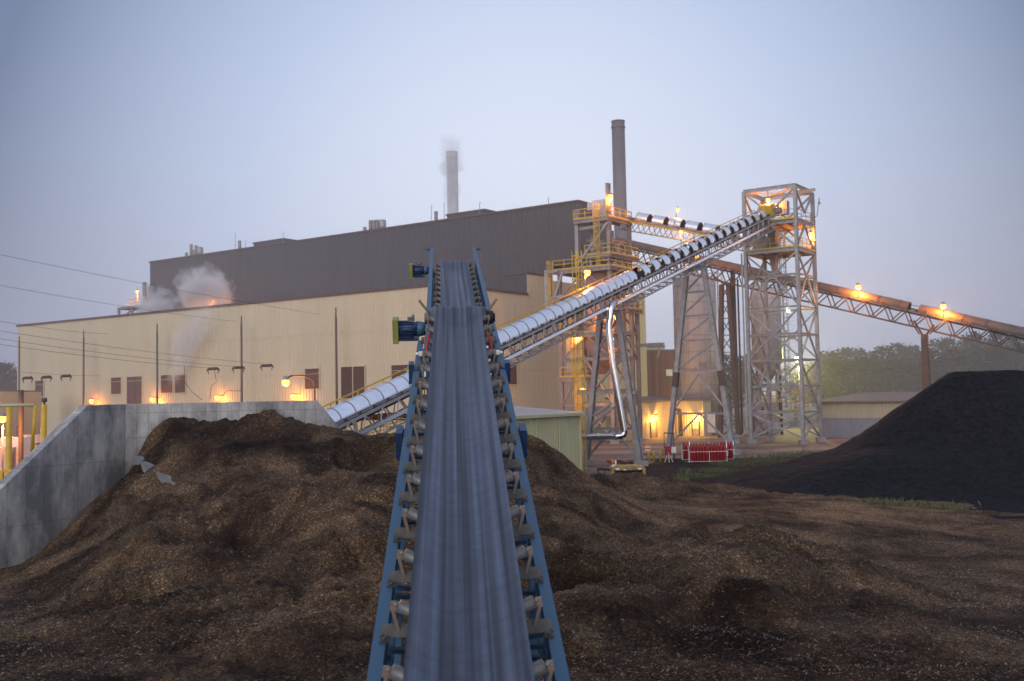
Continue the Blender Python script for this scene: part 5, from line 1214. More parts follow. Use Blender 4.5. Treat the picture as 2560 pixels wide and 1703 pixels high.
lamp('flood_light', at(1996, 893, 150), 'greenish white floodlight glowing in the fog behind the transfer tower', 2600, Vector((at(1996, 893, 150).x, 150, 0)), r=.4, bulb='bulbw', color=(1, .90, .22), cat='floodlight', lightoff=(0, 0, -.5))

# brown block, beige block behind
def simple_block(name, lab, cat, p, q, dep, z1, m, n_out, dd, roofm='roof', sign=None, pitch=.6):
    o = thing(name, lab, cat, p); d = (q-p).normalized()
    mb = MB(); mb.ribbed(p, q, 0, z1, n_out, pitch, .05); mb.ribbed(q, q+dd*dep, 0, z1, d, pitch, .05); mb.ribbed(p+dd*dep, p, 0, z1, -d, pitch, .05); mb.poly([p+dd*dep, q+dd*dep, q+dd*dep+ez*z1, p+dd*dep+ez*z1]); mb.build('wall', m, o)
    mb = MB(); c = (p+q)/2+dd*dep/2; mb.obox(c+ez*(z1+.05), d, dd, ez, (q-p).length+.3, dep+.3, .22); mb.build('roof', roofm, o)
    return o
p, q = at(1590, 1000, 164), at(1700, 1000, 164); p.z = q.z = 0
ob = simple_block('brown_building', 'flat brown clad building between the hall and the silo', 'building', p, q, 14, zat(1640, 877, 164), 'brick', Vector((0, -1, 0)), Vector((0, 1, 0)), pitch=1.2)
s_ = at(1673, 932, 163.9); mb = MB(); mb.box(s_-Vector((0, .1, 0)), 1.0, .05, 1.05); mb.build('sign', 'white', ob)
p, q = at(1600, 1000, 182), at(1665, 1000, 182); p.z = q.z = 0
simple_block('rear_building', 'beige block just peeping over the brown building', 'building', p, q, 10, zat(1640, 868, 182), 'tan', Vector((0, -1, 0)), Vector((0, 1, 0)))
# canopy brackets on the hall corner
mb = MB(); c = E(bR-4)+nE*.3; zc4 = zat(1600, 864, c.y); mb.obox(c+ez*zc4+nE*2.2, nE, e2, ez, 5.0, .5, .5); mb.bar(c+ez*(zc4-.3)+nE*4, c+ez*(zc4-2)+nE*3.6, .2); mb.build('canopy_beam', 'steel', B)
# small lit building
IC = ground(1690, 1089.5); IC.z = 0; bA = along(IC, -e2, 1569, 1100); aB = along(IC, -e1, 1761, 1093); zR = zat(1690, 1003, IC.y)
HB = thing('door_building', 'low tan building with two doors lit by orange lamps beside the silo', 'building', IC)
mb = MB(); A0 = IC-e2*bA; A1 = IC-e1*aB; mb.ribbed(A0, IC, 0, zR, nE, .38, .05); mb.ribbed(IC, A1, 0, zR, -e2, .38, .05); mb.ribbed(A1, A1+e2*2.2, 0, zR, nE, .38, .05)
mb.poly([A0, A0+e1*3, A0+e1*3+ez*zR, A0+ez*zR]); mb.build('wall', 'tan', HB)
mb = MB(); mb.hexa([A0+nE*.3-e2*.2+ez*zR, IC+nE*.3-e2*.0+ez*zR, IC+e1*3+e2*.3+ez*(zR+.5), A0+e1*3-e2*.2+ez*(zR+.5)]+[v+ez*.2 for v in (A0+nE*.3-e2*.2+ez*zR, IC+nE*.3+ez*zR, IC+e1*3+e2*.3+ez*(zR+.5), A0+e1*3-e2*.2+ez*(zR+.5))])
mb.hexa([IC-e2*.3+e1*.0+ez*(zR+.02), A1-e2*.3-e1*.3+ez*(zR+.02), A1+e2*2.4-e1*.3+ez*(zR+.3), IC+e2*2.4+ez*(zR+.3)]+[v+ez*.16 for v in (IC-e2*.3+ez*(zR+.02), A1-e2*.3-e1*.3+ez*(zR+.02), A1+e2*2.4-e1*.3+ez*(zR+.3), IC+e2*2.4+ez*(zR+.3))]); mb.build('roof', 'roof', HB)
def door(px0, px1, pyt, P, d, n, lab, win):
    a0, a1 = along(P, d, px0, 1080), along(P, d, px1, 1080); c = P+d*(a0+a1)/2+n*.09; w = abs(a1-a0); h = zat((px0+px1)/2, pyt, c.y)
    mb = MB(); mb.obox(c+ez*h/2, d, n, ez, w, .06, h); f = mb.build('door', 'steel_old', HB)
    mb = MB(); mb.obox(c+n*.02+ez*(h+.06), d, n, ez, w+.2, .12, .12)
    for s in (-1, 1): mb.obox(c+n*.02+d*s*(w/2+.05)+ez*h/2, d, n, ez, .1, .12, h)
    mb.build('frame', 'trim', f)
    for wx in win: mb = MB(); mb.obox(c+n*.035+d*wx*w+ez*h*.66, d, n, ez, .26, .02, .30); mb.build('window', 'litsign', f)
door(1626, 1640, 1056, IC, -e2, nE, 0, (0,)); door(1733, 1748, 1056, IC, -e1, -e2, 0, (-.25, .25))
def plate_lamp(px, py, P, d, n, lab, pw):
    a = along(P, d, px, py); c = P+d*a; p = c+n*.55+ez*zat(px, py, c.y)
    o = lamp('wall_lamp', p, lab, pw, None, None, r=.20, head='box', color=(1, .48, .06), lightoff=n*.1-ez*.1); mb = MB(); mb.bar(p+ez*.16, p+ez*.16-n*.5, .08); mb.build('bracket', 'steel_old', o)
plate_lamp(1630, 1040, IC, -e2, nE, 'very bright orange lamp over the single door of the low building', 280); plate_lamp(1741, 1037, IC, -e1, -e2, 'bright orange lamp over the double door of the low building', 210)
mb = MB()
for i, px in enumerate((1700, 1704, 1708)): c = IC-e1*along(IC, -e1, px, 1060)-e2*.35; mb.path([c, c+ez*3.0, c+ez*3.5-e1*-.3, c+ez*3.6+e1*.7], .09, 8)
mb.build('pipe', 'trim', HB)
pw_ = at(1790, 1060, 136); mb = MB(); zz0 = zat(1770, 1079, 137); mb.box((at(1775, 1060, 138).x, 138.2, 1.6), 1.45, .1, 2.4)
tag(mb.build('panel_door', 'white', None, (at(1775, 1060, 138).x, 138.2, .4)), 'pale metal hatch door at the foot of the wide silo', 'door')

# grey and tan shed on the right
SL, SR = ground(2052, 1094), ground(2300, 1097); SL.z = SR.z = 0; ds = (SR-SL).normalized(); ns = Vector((ds.y, -ds.x, 0)); bk = -ns; W_ = (SR-SL).length
zE, zS, zRg = zat(2060, 1003, SL.y), zat(2060, 1046, SL.y), zat(2150, 981, SL.y+7)
SH = thing('storage_shed', 'low shed tan above and blue grey below between the tower and the coal', 'shed', SL)
mb = MB(); mb.ribbed(SL, SR, zS, zE, ns, .4, .05); mb.ribbed(SL+bk*10, SL, zS, zE, -ds, .4, .05); mb.build('upper_wall', 'shedtan', SH)
mb = MB(); mb.ribbed(SL+ns*.06, SR+ns*.06, 0, zS, ns, .4, .05); mb.ribbed(SL+bk*10-ds*.06, SL-ds*.06, 0, zS, -ds, .4, .05); mb.obox((SL+SR)/2+ns*.1+ez*zS, ds, ns, ez, W_, .12, .1); mb.build('lower_wall', 'bluegrey', SH)
mb = MB(); a, b = SL+ns*.6-ds*.6+ez*zE, SR+ns*.6+ez*zE; c, d = SR+bk*6+ez*zRg, SL+bk*6+ds*2.6+ez*zRg; e = SL+bk*12-ds*.6+ez*zE
mb.poly([a, b, c, d]); mb.poly([a, d, e]); mb.obox((a+b)/2-ez*.08, ds, ns, ez, W_+.6, .1, .16); mb.build('roof', 'roof', SH)
mb = MB(); mb.poly([SR, SR+bk*10, SR+bk*10+ez*zE, SR+ez*zE]); mb.build('rear_wall', 'shedtan', SH)

# pale green shed in front
GR = at(1447, 1032, 78.0); zEv = GR.z; GR.z = 0; bG = 14.0
GS = thing('green_shed', 'pale green corrugated shed with a white roof half buried by the chip cone', 'shed', GR)
mb = MB(); mb.ribbed(GR-e2*bG, GR, -.1, zEv-.1, nE, .30, .045); mb.ribbed(GR, GR+e1*12, -.1, zEv-.1, e2, .3, .045); mb.ribbed(GR-e2*bG+e1*12, GR-e2*bG, -.1, zEv-.1, -e2, .3, .045)
mb.poly([GR-e2*bG+e1*12, GR+e1*12, GR+e1*12+ez*zEv, GR-e2*bG+e1*12+ez*zEv]); mb.build('wall', 'tan_shed', GS)
mb = MB(); t_ = .12; rise = .083*6
for (a0, h0, a1, h1) in ((-.35, 0, 6, rise), (6, rise, 12.3, 0)):
    q = [GR-e2*(bG+.3)+e1*a0+ez*(zEv+h0), GR+e2*.3+e1*a0+ez*(zEv+h0), GR+e2*.3+e1*a1+ez*(zEv+h1), GR-e2*(bG+.3)+e1*a1+ez*(zEv+h1)]; mb.hexa([v-ez*.06 for v in q]+q)
for i in range(48): y = -bG+.15+i*.3; mb.bar(GR+e2*y-e1*.34+ez*(zEv+.02), GR+e2*y+e1*6+ez*(zEv+rise+.02), .05, .05)
mb.build('roof', 'roofmetal', GS)
mb = MB(); mb.obox(GR-e2*(bG/2)+nE*.40+ez*(zEv-.10), e2, e1, ez, bG+.7, .10, .20); mb.bar(GR+nE*.08, GR+nE*.08+ez*(zEv-.2), .16)
for y in (-2.9, -5.9): mb.bar(GR-e2*-y+nE*.06, GR-e2*-y+nE*.06+ez*(zEv-.2), .10, .06)
mb.build('trim', 'tan_shed', GS)

# ------------------------------------------------------------------ small things in the yard
def cylinder_bottle(p, lab, src=None):
    if src is not None:
        c = copy_tree(src); c.location = p; c['label'] = lab; return c
    o = thing('gas_cylinder', lab, 'gas cylinder', p, 'red gas cylinders in the yard racks')
    mb = MB(); p = Vector(p); mb.lathe(p, [(.10, 0), (.115, .03), (.115, 1.15), (.105, 1.24), (.06, 1.32), (.045, 1.34)], 14); mb.build('body', 'red', o)
    mb = MB(); mb.lathe(p+ez*1.34, [(.05, 0), (.05, .10), (.03, .14)], 10); mb.build('cap', 'red', o); return o
src = None
RX = [(1716, 1152, 2, 'leftmost rack'), (1749, 1157, 6, 'wide front rack'), (1793, 1156, 6, 'second wide rack'), (1818, 1151, 4, 'narrow right rack')]
ordn = ['first', 'second', 'third', 'fourth', 'fifth', 'sixth']
for k, (px, py, n, nm) in enumerate(RX):
    c = ground(px, py); c.z = 0; dr = Vector((1, -.06, 0)).normalized(); dn = Vector((.06, 1, 0)).normalized(); w = n*.255+.12
    o = thing('cylinder_rack', 'white framed cage for gas cylinders, the '+nm, 'rack', c, 'white framed cylinder racks')
    mb = MB()
    for s in (-w/2, w/2):
        for t in (-.05, .62): mb.bar(c+dr*s+dn*t, c+dr*s+dn*t+ez*(.92 if t < .3 else 1.4), .036)
    for t in (-.05, .62):
        for h in (.10, .90): mb.bar(c-dr*w/2+dn*t+ez*h, c+dr*w/2+dn*t+ez*h, .036)
    for s in (-w/2, w/2):
        for h in (.10, .9): mb.bar(c+dr*s-dn*.05+ez*h, c+dr*s+dn*.62+ez*h, .05)
    mb.build('frame', 'white', o)
    mb = MB(); mb.obox(c+dn*.28+ez*.06, dr, dn, ez, w, .7, .06)
    for s in (-w*.35, w*.35): mb.obox(c+dr*s-dn*.1+ez*.02, dr, dn, ez, .3, .2, .04)
    mb.build('base', 'black', o)
    mb = MB(); q = c+dr*(w/2+.02)+dn*.62
    mb.path([q, q+ez*1.55, q+ez*1.68-dn*.1, q+ez*1.68-dn*.22, q+ez*1.55-dn*.32, q-dn*.32], .03, 6); mb.build('hoop', 'galv', o)
    if k in (2, 3):
        mb = MB(); sc = c+dr*(w/2+.06)+dn*.22+ez*.72; sd_ = (dn+dr*.35).normalized(); sn = Vector((sd_.y, -sd_.x, 0)); mb.obox(sc, sd_, sn, ez, .62, .02, .42); f = mb.build('sign', 'white', o)
        mb = MB(); mb.obox(sc+sn*.013+ez*.06+sd_*.05, sd_, sn, ez, .30, .006, .06); mb.obox(sc+sn*.013-ez*.06, sd_, sn, ez, .42, .006, .03); mb.build('lettering', 'signgreen', f)
    for r in range(2):
        for i in range(n):
            lab = f'red gas cylinder, {ordn[i]} from left, {"front" if r == 0 else "back"} row of the {nm}'
            p = c+dr*(-w/2+.185+i*.255)+dn*(.10+r*.34)+ez*.10
            if src is None: src = cylinder_bottle(p, lab)
            else: cylinder_bottle(p, lab, src)
# barrel, bollards, sign, pipe rack
p = ground(1620, 1136); o = thing('traffic_drum', 'orange and white striped traffic drum behind the yellow bollards', 'barrel', p)
mb = MB(); mb.lathe(p, [(.30, 0), (.30, .12), (.27, .13), (.26, 1.0), (.15, 1.03)], 18); mb.build('body', 'orange', o)
mb = MB()
for z in (.30, .62): mb.lathe(p+ez*z, [(.275, 0), (.28, .005), (.275, .16), (.27, .165)], 18)
mb.build('stripe', 'white', o); mb = MB(); mb.lathe(p, [(.42, 0), (.42, .06), (.3, .08)], 16); mb.build('base', 'black', o)
for (px, py, h, lb) in ((1622, 1160, 1.0, 'yellow bollard in front of the striped drum'), (1635, 1157, .95, 'yellow bollard next right of the striped drum'), (1651, 1156, .98, 'yellow bollard between the drum and the red sign'), (1665, 1153, .95, 'yellow bollard leaning at the red and white sign')):
    p = ground(px, py); mb = MB(); mb.lathe(p, [(.10, -.05), (.10, h), (.07, h+.05), (.02, h+.06)], 12); tag(mb.build('bollard', 'yellow', None, p), lb, 'bollard', 'yellow bollards in the yard')
p = ground(1672, 1157); o = thing('hazard_board', 'red and white striped board on a thin stand left of the cylinders', 'sign', p)
mb = MB()
for s in (-.35, .35): mb.bar(p+Vector((s, 0, 0)), p+Vector((s*.1, 0, 1.0)), .04)
mb.bar(p+Vector((.0, -.2, 0)), p+Vector((0, 0, 1.0)), .04); mb.build('stand', 'white', o)
mb = MB(); mb.box(p+Vector((-.05, -.04, 1.0)), .55, .04, .75); mb.build('board', 'red', o)
mb = MB(); mb.box(p+Vector((.42, .1, 1.05)), .45, .03, .5); mb.build('panel', 'white', o)
p = ground(1686, 1156); o = thing('pipe_stand', 'dark pipe frame standing beside the red and white board', 'stand', p)
mb = MB(); mb.tube(p, p+ez*2.45, .05, 8); mb.tube(p+ez*2.45, p+ez*2.45+Vector((-.8, 0, .02)), .05, 8); mb.tube(p+ez*2.45+Vector((-.8, 0, .02)), p+ez*1.2+Vector((-.82, 0, 0)), .025, 6); mb.build('pipe', 'trim', o)
p = ground(1690, 1160); 
mb = MB(); a, b = ground(1592, 1169), ground(1632, 1158); mb.bar(a+ez*.1, b+ez*.1, .2, .2); tag(mb.build('kerb_rail', 'plinth', None, a), 'pale concrete kerb lying beside the loader', 'kerb')

# wheel loader seen over the chip ridge
LY = 58.0; a, b = at(1531, 1169, LY), at(1612, 1169, LY); zt = a.z; cx_ = (a.x+b.x)/2; wv = b.x-a.x
LO = thing('loader', 'low yellow loader with an orange beacon behind the chip ridge', 'loader', (cx_, LY, 0))
mb = MB(); mb.box((cx_, LY+.9, zt-.05), wv, 1.7, .10); mb.box((cx_-.05, LY+.8, zt+.03), wv*.7, 1.2, .06); mb.build('cab_roof', 'dirty_yellow', LO)
mb = MB()
for s in (-.44, .44):
    for t in (.12, 1.6): mb.bar((cx_+s*wv, LY+t, zt-.1), (cx_+s*wv*1.05, LY+t, .35), .12)
mb.bar((cx_-.35*wv, LY+.1, zt-.14), (cx_-.44*wv, LY+.1, zt-.5), .08); mb.bar((cx_+.35*wv, LY+.1, zt-.14), (cx_+.44*wv, LY+.1, zt-.5), .08); mb.build('cab_post', 'black', LO)
mb = MB(); mb.box((cx_, LY+.9, zt-.75), wv*.84, 1.3, 1.1); mb.build('cab_glass', 'glass', LO)
mb = MB(); mb.box((cx_, LY+1.3, .55), wv*1.1, 2.4, .6); mb.box((cx_+wv*.47, LY-.02, zt-.3), .16, .2, .5); mb.box((cx_-wv*.5, LY-.02, zt-.35), .2, .2, .5); mb.build('body', 'dirty_yellow', LO)
for s in (-.32, -.38, .32, .38):
    mb = MB(); mb.box((cx_+s*wv, LY+.0, zt-.10), .09, .12, .09); mb.build('work_light', 'white', LO)
mb = MB(); q = at(1533, 1166, LY+.4); mb.tube((q.x, q.y, zt), (q.x, q.y, zt+.14), .09, 12); mb.tube((q.x+.14, q.y, zt), (q.x+.14, q.y, zt+.36), .05, 8); mb.build('beacon_base', 'white', LO)
mb = MB(); mb.tube((q.x-.02, q.y, zt+.14), (q.x-.02, q.y, zt+.42), .09, 12, .075); mb.build('beacon', 'orange', LO)
mb = MB(); a, b = at(1495, 1174, LY+.5), at(1528, 1176, LY+.5); mb.bar(a, b, .08); mb.bar(a, (a.x, a.y, .3), .08); mb.bar(b, (b.x, b.y, .3), .08); mb.bar((a.x, a.y+1, a.z), (b.x, b.y+1, b.z), .08); mb.bar(a, (a.x, a.y+1, a.z), .08); m_ = (a+b)/2; mb.bar(m_, (m_.x, m_.y, .3), .06); mb.build('guard_frame', 'black', LO)
for s in (-.5, .5):
    for t in (.3, 2.2): mb = MB(); mb.tube((cx_+s*wv*1.2-.14, LY+t, .42), (cx_+s*wv*1.2+.14, LY+t, .42), .42, 18); mb.build('wheel', 'black', LO)

# ------------------------------------------------------------------ yard left of the bunker wall
def post(px, pt, Y, r, lab, cap=False):
    t = at(px, pt, Y); o = thing('gantry_post', lab, 'post', (t.x, t.y, 0), 'yellow posts left of the bunker wall'); mb = MB(); mb.lathe((t.x, t.y, 0), [(r*1.15, 0), (r, .1), (r, t.z-.02), (r*.9, t.z)], 14); mb.build('shaft', 'yellow', o)
    if cap: mb = MB(); mb.lathe((t.x+.02, t.y, t.z), [(.05, 0), (.05, .12), (.14, .13), (.14, .30), (.1, .34)], 10); mb.build('cap', 'trim', o)
post(23, 1018, 55, .15, 'thick yellow post under the beam at the left edge'); post(110, 1011, 54, .145, 'thick yellow post with a small cap nearest the wall slope', True)
o = thing('pipe_gantry', 'weathered yellow pipe gantry with one slanting leg at the left edge', 'gantry', at(40, 1060, 56)*1)
mb = MB(); a, b = at(-40, 1014, 56), at(88, 1013, 56); mb.tube(a, b, .10, 10); mb.build('beam', 'tan_shed', o)
mb = MB(); mb.tube(b, at(80, 1130, 56), .09, 8, .10); c = at(80, 1130, 56); mb.tube(c, (c.x-.25, c.y, 0), .10, 8); mb.build('leg', 'yellow', o)
o = thing('guard_rail', 'low bright yellow guard rail behind the wall slope', 'rail', ground(20, 1230))
Yg = 46.0
mb = MB()
for py in (1178, 1199): mb.bar(at(-60, py, Yg), at(44 if py < 1190 else 22, py, Yg), .09, .12)
mb.build('bar', 'yellow', o); mb = MB()
for px in (4, 30): q = at(px, 1176, Yg); mb.bar((q.x, q.y, 0), q, .16)
mb.build('post', 'yellow', o)
lamp('yard_lamp', at(7, 1042, 60), 'orange lamp low in the yard at the left edge', 700, Vector((at(7, 1042, 60).x, 60, 0)), r=.16)
lamp('yard_lamp', at(-14, 975, 75), 'orange lamp on a pole cut by the left edge', 4200, Vector((at(-14, 975, 75).x, 75, 0)), r=.25)
# substation gear and wrapped stacks
p = at(53, 975, 62); mb = MB(); mb.tube((p.x, p.y, 0), p, .15, 8); tag(mb.build('steel_post', 'pole', None, (p.x, p.y, 0)), 'rusty thin post among the gear at the left edge', 'post')
def transformer(px, Y, w, h, lab):
    c = at(px, 1100, Y); c.z = 0; o = thing('transformer', lab, 'transformer', c)
    mb = MB(); mb.box(c+ez*h/2, w, 1.6, h); 
    mb.build('tank', 'white', o); mb = MB()
    for i in range(7): mb.box(c+Vector((-w/2+.2+i*(w-.4)/6, -.95, h*.5)), .06, .4, h*.7)
    mb.build('radiator', 'steel_old', o); mb = MB()
    for s in (-.3, 0, .3):
        q = c+Vector((s*w, 0, h)); mb.tube(q, q+ez*.8, .05, 6)
        for i in range(5): mb.tube(q+ez*(.1+i*.13), q+ez*(.15+i*.13), .14, 8)
    mb.build('bushing', 'trim', o)
transformer(24, 66, 1.9, 3.9, 'pale grey transformer with bushings behind the yellow post'); transformer(-30, 63, 2.0, 3.4, 'grey transformer cut by the left edge')
for k, (px, n, h) in enumerate(((70, 6, .62), (98, 6, .60), (120, 5, .6))):
    for i in range(n):
        c = at(px, 1100, 68+k*.4); z = .1+i*.66
        mb = MB(); w = 1.05+.05*((i*7+k) % 3); mb.obox(Vector((c.x+.04*((i*5+k) % 3-1), c.y, z+.31)), (math.cos(.1*i), math.sin(.1*i), 0), (-math.sin(.1*i), math.cos(.1*i), 0), ez, w, 1.0, .52)
        oo = mb.build('wrapped_pallet', 'whitebag', None, (c.x, c.y, z))
        side_ = ('left', 'middle', 'right')[k]; pos = 'bottom' if i == 0 else ('topmost' if i == n-1 else ordn[i]+' from the bottom')
        tag(oo, f'white wrapped pallet in the {side_} stack behind the wall slope, {pos}', 'pallet', 'stacks of white wrapped pallets')
c = at(140, 1075, 95); c.z = 0
o = thing('yard_wall', 'low reddish block wall with dark openings under the far end of the hall', 'wall', c)
mb = MB(); pA, pB = at(60, 1070, 108), at(260, 1070, 104); pA.z = pB.z = 0; dW = (pB-pA).normalized(); mb.obox((pA+pB)/2+ez*1.3, dW, Vector((-dW.y, dW.x, 0)), ez, (pB-pA).length, .4, 2.9); mb.build('blockwork', 'pinkwall', o)
mb = MB()
for t in (.25, .45, .7): q = pA.lerp(pB, t); mb.obox(q+ez*1.1+Vector((dW.y, -dW.x, 0))*.21, dW, Vector((-dW.y, dW.x, 0)), ez, 1.5, .05, 2.0)
mb.build('opening', 'louver', o)
pA, pB = at(-120, 1040, 135), at(41, 1040, 150); pA.z = pB.z = 0
simple_block('side_building', 'tan building lit orange at the far left edge', 'building', pA, pB, 8, zat(0, 978, 142), 'tan', Vector(((pB-pA).normalized().y, -(pB-pA).normalized().x, 0)), Vector((0, 1, 0)))
# pipe rack below the galvanised conveyor start
c = at(985, 1110, 70); c.z = 0
lamp('yard_lamp', at(893, 1087, 75), 'tiny orange lamp under the low end of the galvanised conveyor', 120, Vector((at(893, 1087, 75).x, 75, 0)), r=.10)
pA, pB = at(860, 1090, 90), at(1080, 1090, 84); pA.z = pB.z = 0
simple_block('pump_house', 'low pink lit building under the galvanised conveyor', 'building', pA, pB, 6, zat(900, 1040, 87), 'pinkwall', Vector(((pB-pA).normalized().y, -(pB-pA).normalized().x, 0)), Vector((0, 1, 0)))

# ------------------------------------------------------------------ trees
def tree_proto(seed, h, spread, n=1500):
    rs = random.Random(seed); o = thing('tree', 'x', 'tree', (0, 0, 0))
    mb = MB(); mb.tube((0, 0, 0), (0, 0, h*.55), h*.022, 7, h*.012); limbs = []
    for i in range(9):
        t = rs.uniform(.25, .55); a = rs.uniform(0, 6.28); q = Vector((math.cos(a)*spread*rs.uniform(.4, .8), math.sin(a)*spread*rs.uniform(.4, .8), h*(t+rs.uniform(.15, .35)))); mb.tube((0, 0, h*t), q, h*.010, 5, h*.004); limbs.append(q)
    mb.build('trunk', 'bark', o)
    mb = MB(); clumps = limbs+[Vector((rs.gauss(0, spread*.4), rs.gauss(0, spread*.4), h*rs.uniform(.3, .97))) for _ in range(20)]
    for _ in range(n):
        c = rs.choice(clumps); f = max(.25, 1-max(0, (c.z/h-.55))*1.2); rr = spread*.30*f
        p = c+Vector((rs.gauss(0, rr), rs.gauss(0, rr), rs.gauss(0, rr*.8))); s = rs.uniform(.12, .32)
        a = Vector((rs.gauss(0, 1), rs.gauss(0, 1), rs.gauss(0, .6))).normalized()*s; b = a.orthogonal().normalized()*s*rs.uniform(.5, .9)
        k = len(mb.v); mb.v += [p-a, p+b, p+a, p-b]; mb.face([k, k+1, k+2, k+3])
    mb.build('crown', 'leaf', o); return o
protos = [tree_proto(11, 12, 2.8), tree_proto(12, 13.5, 3.2, 1700), tree_proto(13, 11, 3.0)]
TR = []
skyl = [(1795, 905), (1822, 885), (1850, 880), (1880, 890), (1985, 905), (2040, 895), (2064, 880), (2086, 872), (2110, 870), (2136, 874), (2160, 882), (2180, 876), (2205, 866), (2228, 864), (2250, 870), (2272, 862), (2296, 868), (2320, 866), (2342, 852), (2368, 846), (2392, 848), (2416, 842), (2440, 836), (2466, 838), (2490, 830), (2516, 826), (2545, 820), (2580, 814), (2615, 812)]
rs = random.Random(5)
for i, (px, py) in enumerate(skyl): TR.append((px, py+rs.uniform(-3, 3), 192+rs.uniform(-8, 8)))
for i in range(26): px = 2035+i*22+rs.uniform(-6, 6); TR.append((px, 900-(px-2035)*.10+rs.uniform(0, 22), 178+rs.uniform(-6, 6)))
for px, py in ((-30, 888), (-8, 900), (12, 908), (34, 914), (52, 918)): TR.append((px, py, 215))
used = set()
tn = [0]
def treelabel(px, k):
    return None
for i, (px, py, Y) in enumerate(TR):
    t = at(px, py, Y); k = i % 3; pr = protos[k]
    o = pr if pr.name not in used else copy_tree(pr)
    used.add(pr.name); h = (12, 13.5, 11)[k]; s = t.z/h
    o.location = (t.x, t.y, 0); o.scale = (1.15, 1.15, s); o.rotation_euler = (0, 0, rs.uniform(0, 6.28))
    o['group'] = 'trees fading in the fog'
    if px < 100: o['label'] = 'dark tree in the fog behind the far left end of the hall'; o['group'] = 'trees at the far left'
    elif px < 2000: o['label'] = 'dark foggy tree behind the silos and the transfer tower'; o['group'] = 'trees behind the silos'
    elif i >= len(skyl): o['label'] = 'lower tree in the near row of the foggy wood behind the grey shed and coal'; o['group'] = 'near row of the foggy wood'
    else: o['label'] = 'taller tree on the skyline of the foggy wood beyond the coal heap'; o['group'] = 'skyline row of the foggy wood'

# ------------------------------------------------------------------ steam
def steam(name, lab, c, size, dens, seed, scale, thr=.5, cat='steam', lean=(0, 0), puff=False):
    me = bpy.data.meshes.new(name); 
    mb = MB(); mb.box((0, 0, 0), 2, 2, 2); o = mb.build(name, 'black'); o.data.materials.clear()
    m = bpy.data.materials.new(name); m.use_nodes = True; nt = m.node_tree; L = nt.links; nt.nodes.remove(nt.nodes['Principled BSDF'])
    pv = N(nt, 'ShaderNodeVolumePrincipled'); pv.inputs['Color'].default_value = (.95, .95, .96, 1); pv.inputs['Anisotropy'].default_value = .1
    tc = N(nt, 'ShaderNodeTexCoord')
    sx = N(nt, 'ShaderNodeSeparateXYZ'); L.new(tc.outputs['Object'], sx.inputs[0])
    # plume widening upward and leaning
    def mth(op, a, b=None, c=None):
        n = N(nt, 'ShaderNodeMath'); n.operation = op
        for i, x in enumerate((a, b, c)):
            if x is None: continue
            if isinstance(x, (int, float)): n.inputs[i].default_value = x
            else: L.new(x, n.inputs[i])
        return n.outputs[0]
    zz_ = mth('MULTIPLY_ADD', sx.outputs['Z'], .5, .5)
    x2 = mth('SUBTRACT', sx.outputs['X'], mth('MULTIPLY', mth('SUBTRACT', zz_, .5), lean[0])); y2 = sx.outputs['Y']
    wdt = mth('MULTIPLY_ADD', zz_, .5, .22)
    if puff: wdt = mth('MULTIPLY_ADD', zz_, .0, .95)
    r2 = mth('ADD', mth('POWER', mth('DIVIDE', x2, wdt), 2), mth('POWER', mth('DIVIDE', y2, wdt), 2)); r2 = mth('ADD', r2, mth('POWER', mth('MULTIPLY_ADD', sx.outputs['Z'], .8, .35), 2)) if puff else r2; rad = mth('SQRT', r2)
    fall = mth('SUBTRACT', 1.0, rad); 
    mp = N(nt, 'ShaderNodeMapping'); mp.inputs['Scale'].default_value = tuple(scale*s for s in size); mp.inputs['Location'].default_value = (seed, seed*1.7, seed*.6); L.new(tc.outputs['Object'], mp.inputs['Vector'])
    nz_ = N(nt, 'ShaderNodeTexNoise'); nz_.inputs['Scale'].default_value = 1; nz_.inputs['Detail'].default_value = 5; nz_.inputs['Roughness'].default_value = .6; nz_.inputs['Distortion'].default_value = .7; L.new(mp.outputs['Vector'], nz_.inputs['Vector'])
    d = mth('MULTIPLY_ADD', fall, .55, mth('SUBTRACT', nz_.outputs['Fac'], thr+.12))
    d = mth('MAXIMUM', d, 0.0)
    edge = mth('MULTIPLY', mth('MINIMUM', mth('MULTIPLY', mth('SUBTRACT', 1.0, zz_), 2.0), 1.0), mth('MINIMUM', mth('MULTIPLY', zz_, 8.0), 1.0))
    d = mth('MULTIPLY', mth('MULTIPLY', d, dens), edge); d = mth('MULTIPLY', d, mth('GREATER_THAN', fall, 0.0))
    L.new(d, pv.inputs['Density']); L.new(pv.outputs['Volume'], nt.nodes['Material Output'].inputs['Volume'])
    o.data.materials.append(m); o.location = c; o.scale = size
    o['label'] = lab; o['category'] = cat; o['kind'] = 'stuff'
    return o
P_ = K+e2*6; aS = along(P_, e1, 508, 740); c = P_+e1*aS; z1 = zat(520, 668, c.y)
st1 = steam('steam', 'white steam cloud rising behind the tan roof, lit orange from below', Vector((c.x, c.y, (ZT+z1+2)/2)), (6.0, 4.2, (z1+2-ZT)/2), 5.0, 3.0, .34, .45, lean=(-.5, 0), puff=True); st1.rotation_euler = (0, 0, math.atan2(-e1.y, -e1.x))
lamp('roof_lamp', c+ez*(ZT+.35)-e1*.5+e2*1.0, 'orange lamp behind the roof edge under the steam cloud', 1500, r=.15, upl=1.5)
P_ = K+nL*2.0; aS = along(P_, e1, 470, 880); c = P_+e1*aS; z0, z1 = zat(450, 965, c.y), zat(480, 760, c.y)
st2 = steam('steam', 'thin pinkish steam drifting up from the double louver across the tan wall', Vector((c.x, c.y, (z0+z1)/2)), (8.0, 1.9, (z1-z0)/2), 3.2, 9.0, .36, .46, lean=(.9, 0)); st2.rotation_euler = (0, 0, math.atan2(-e1.y, -e1.x))
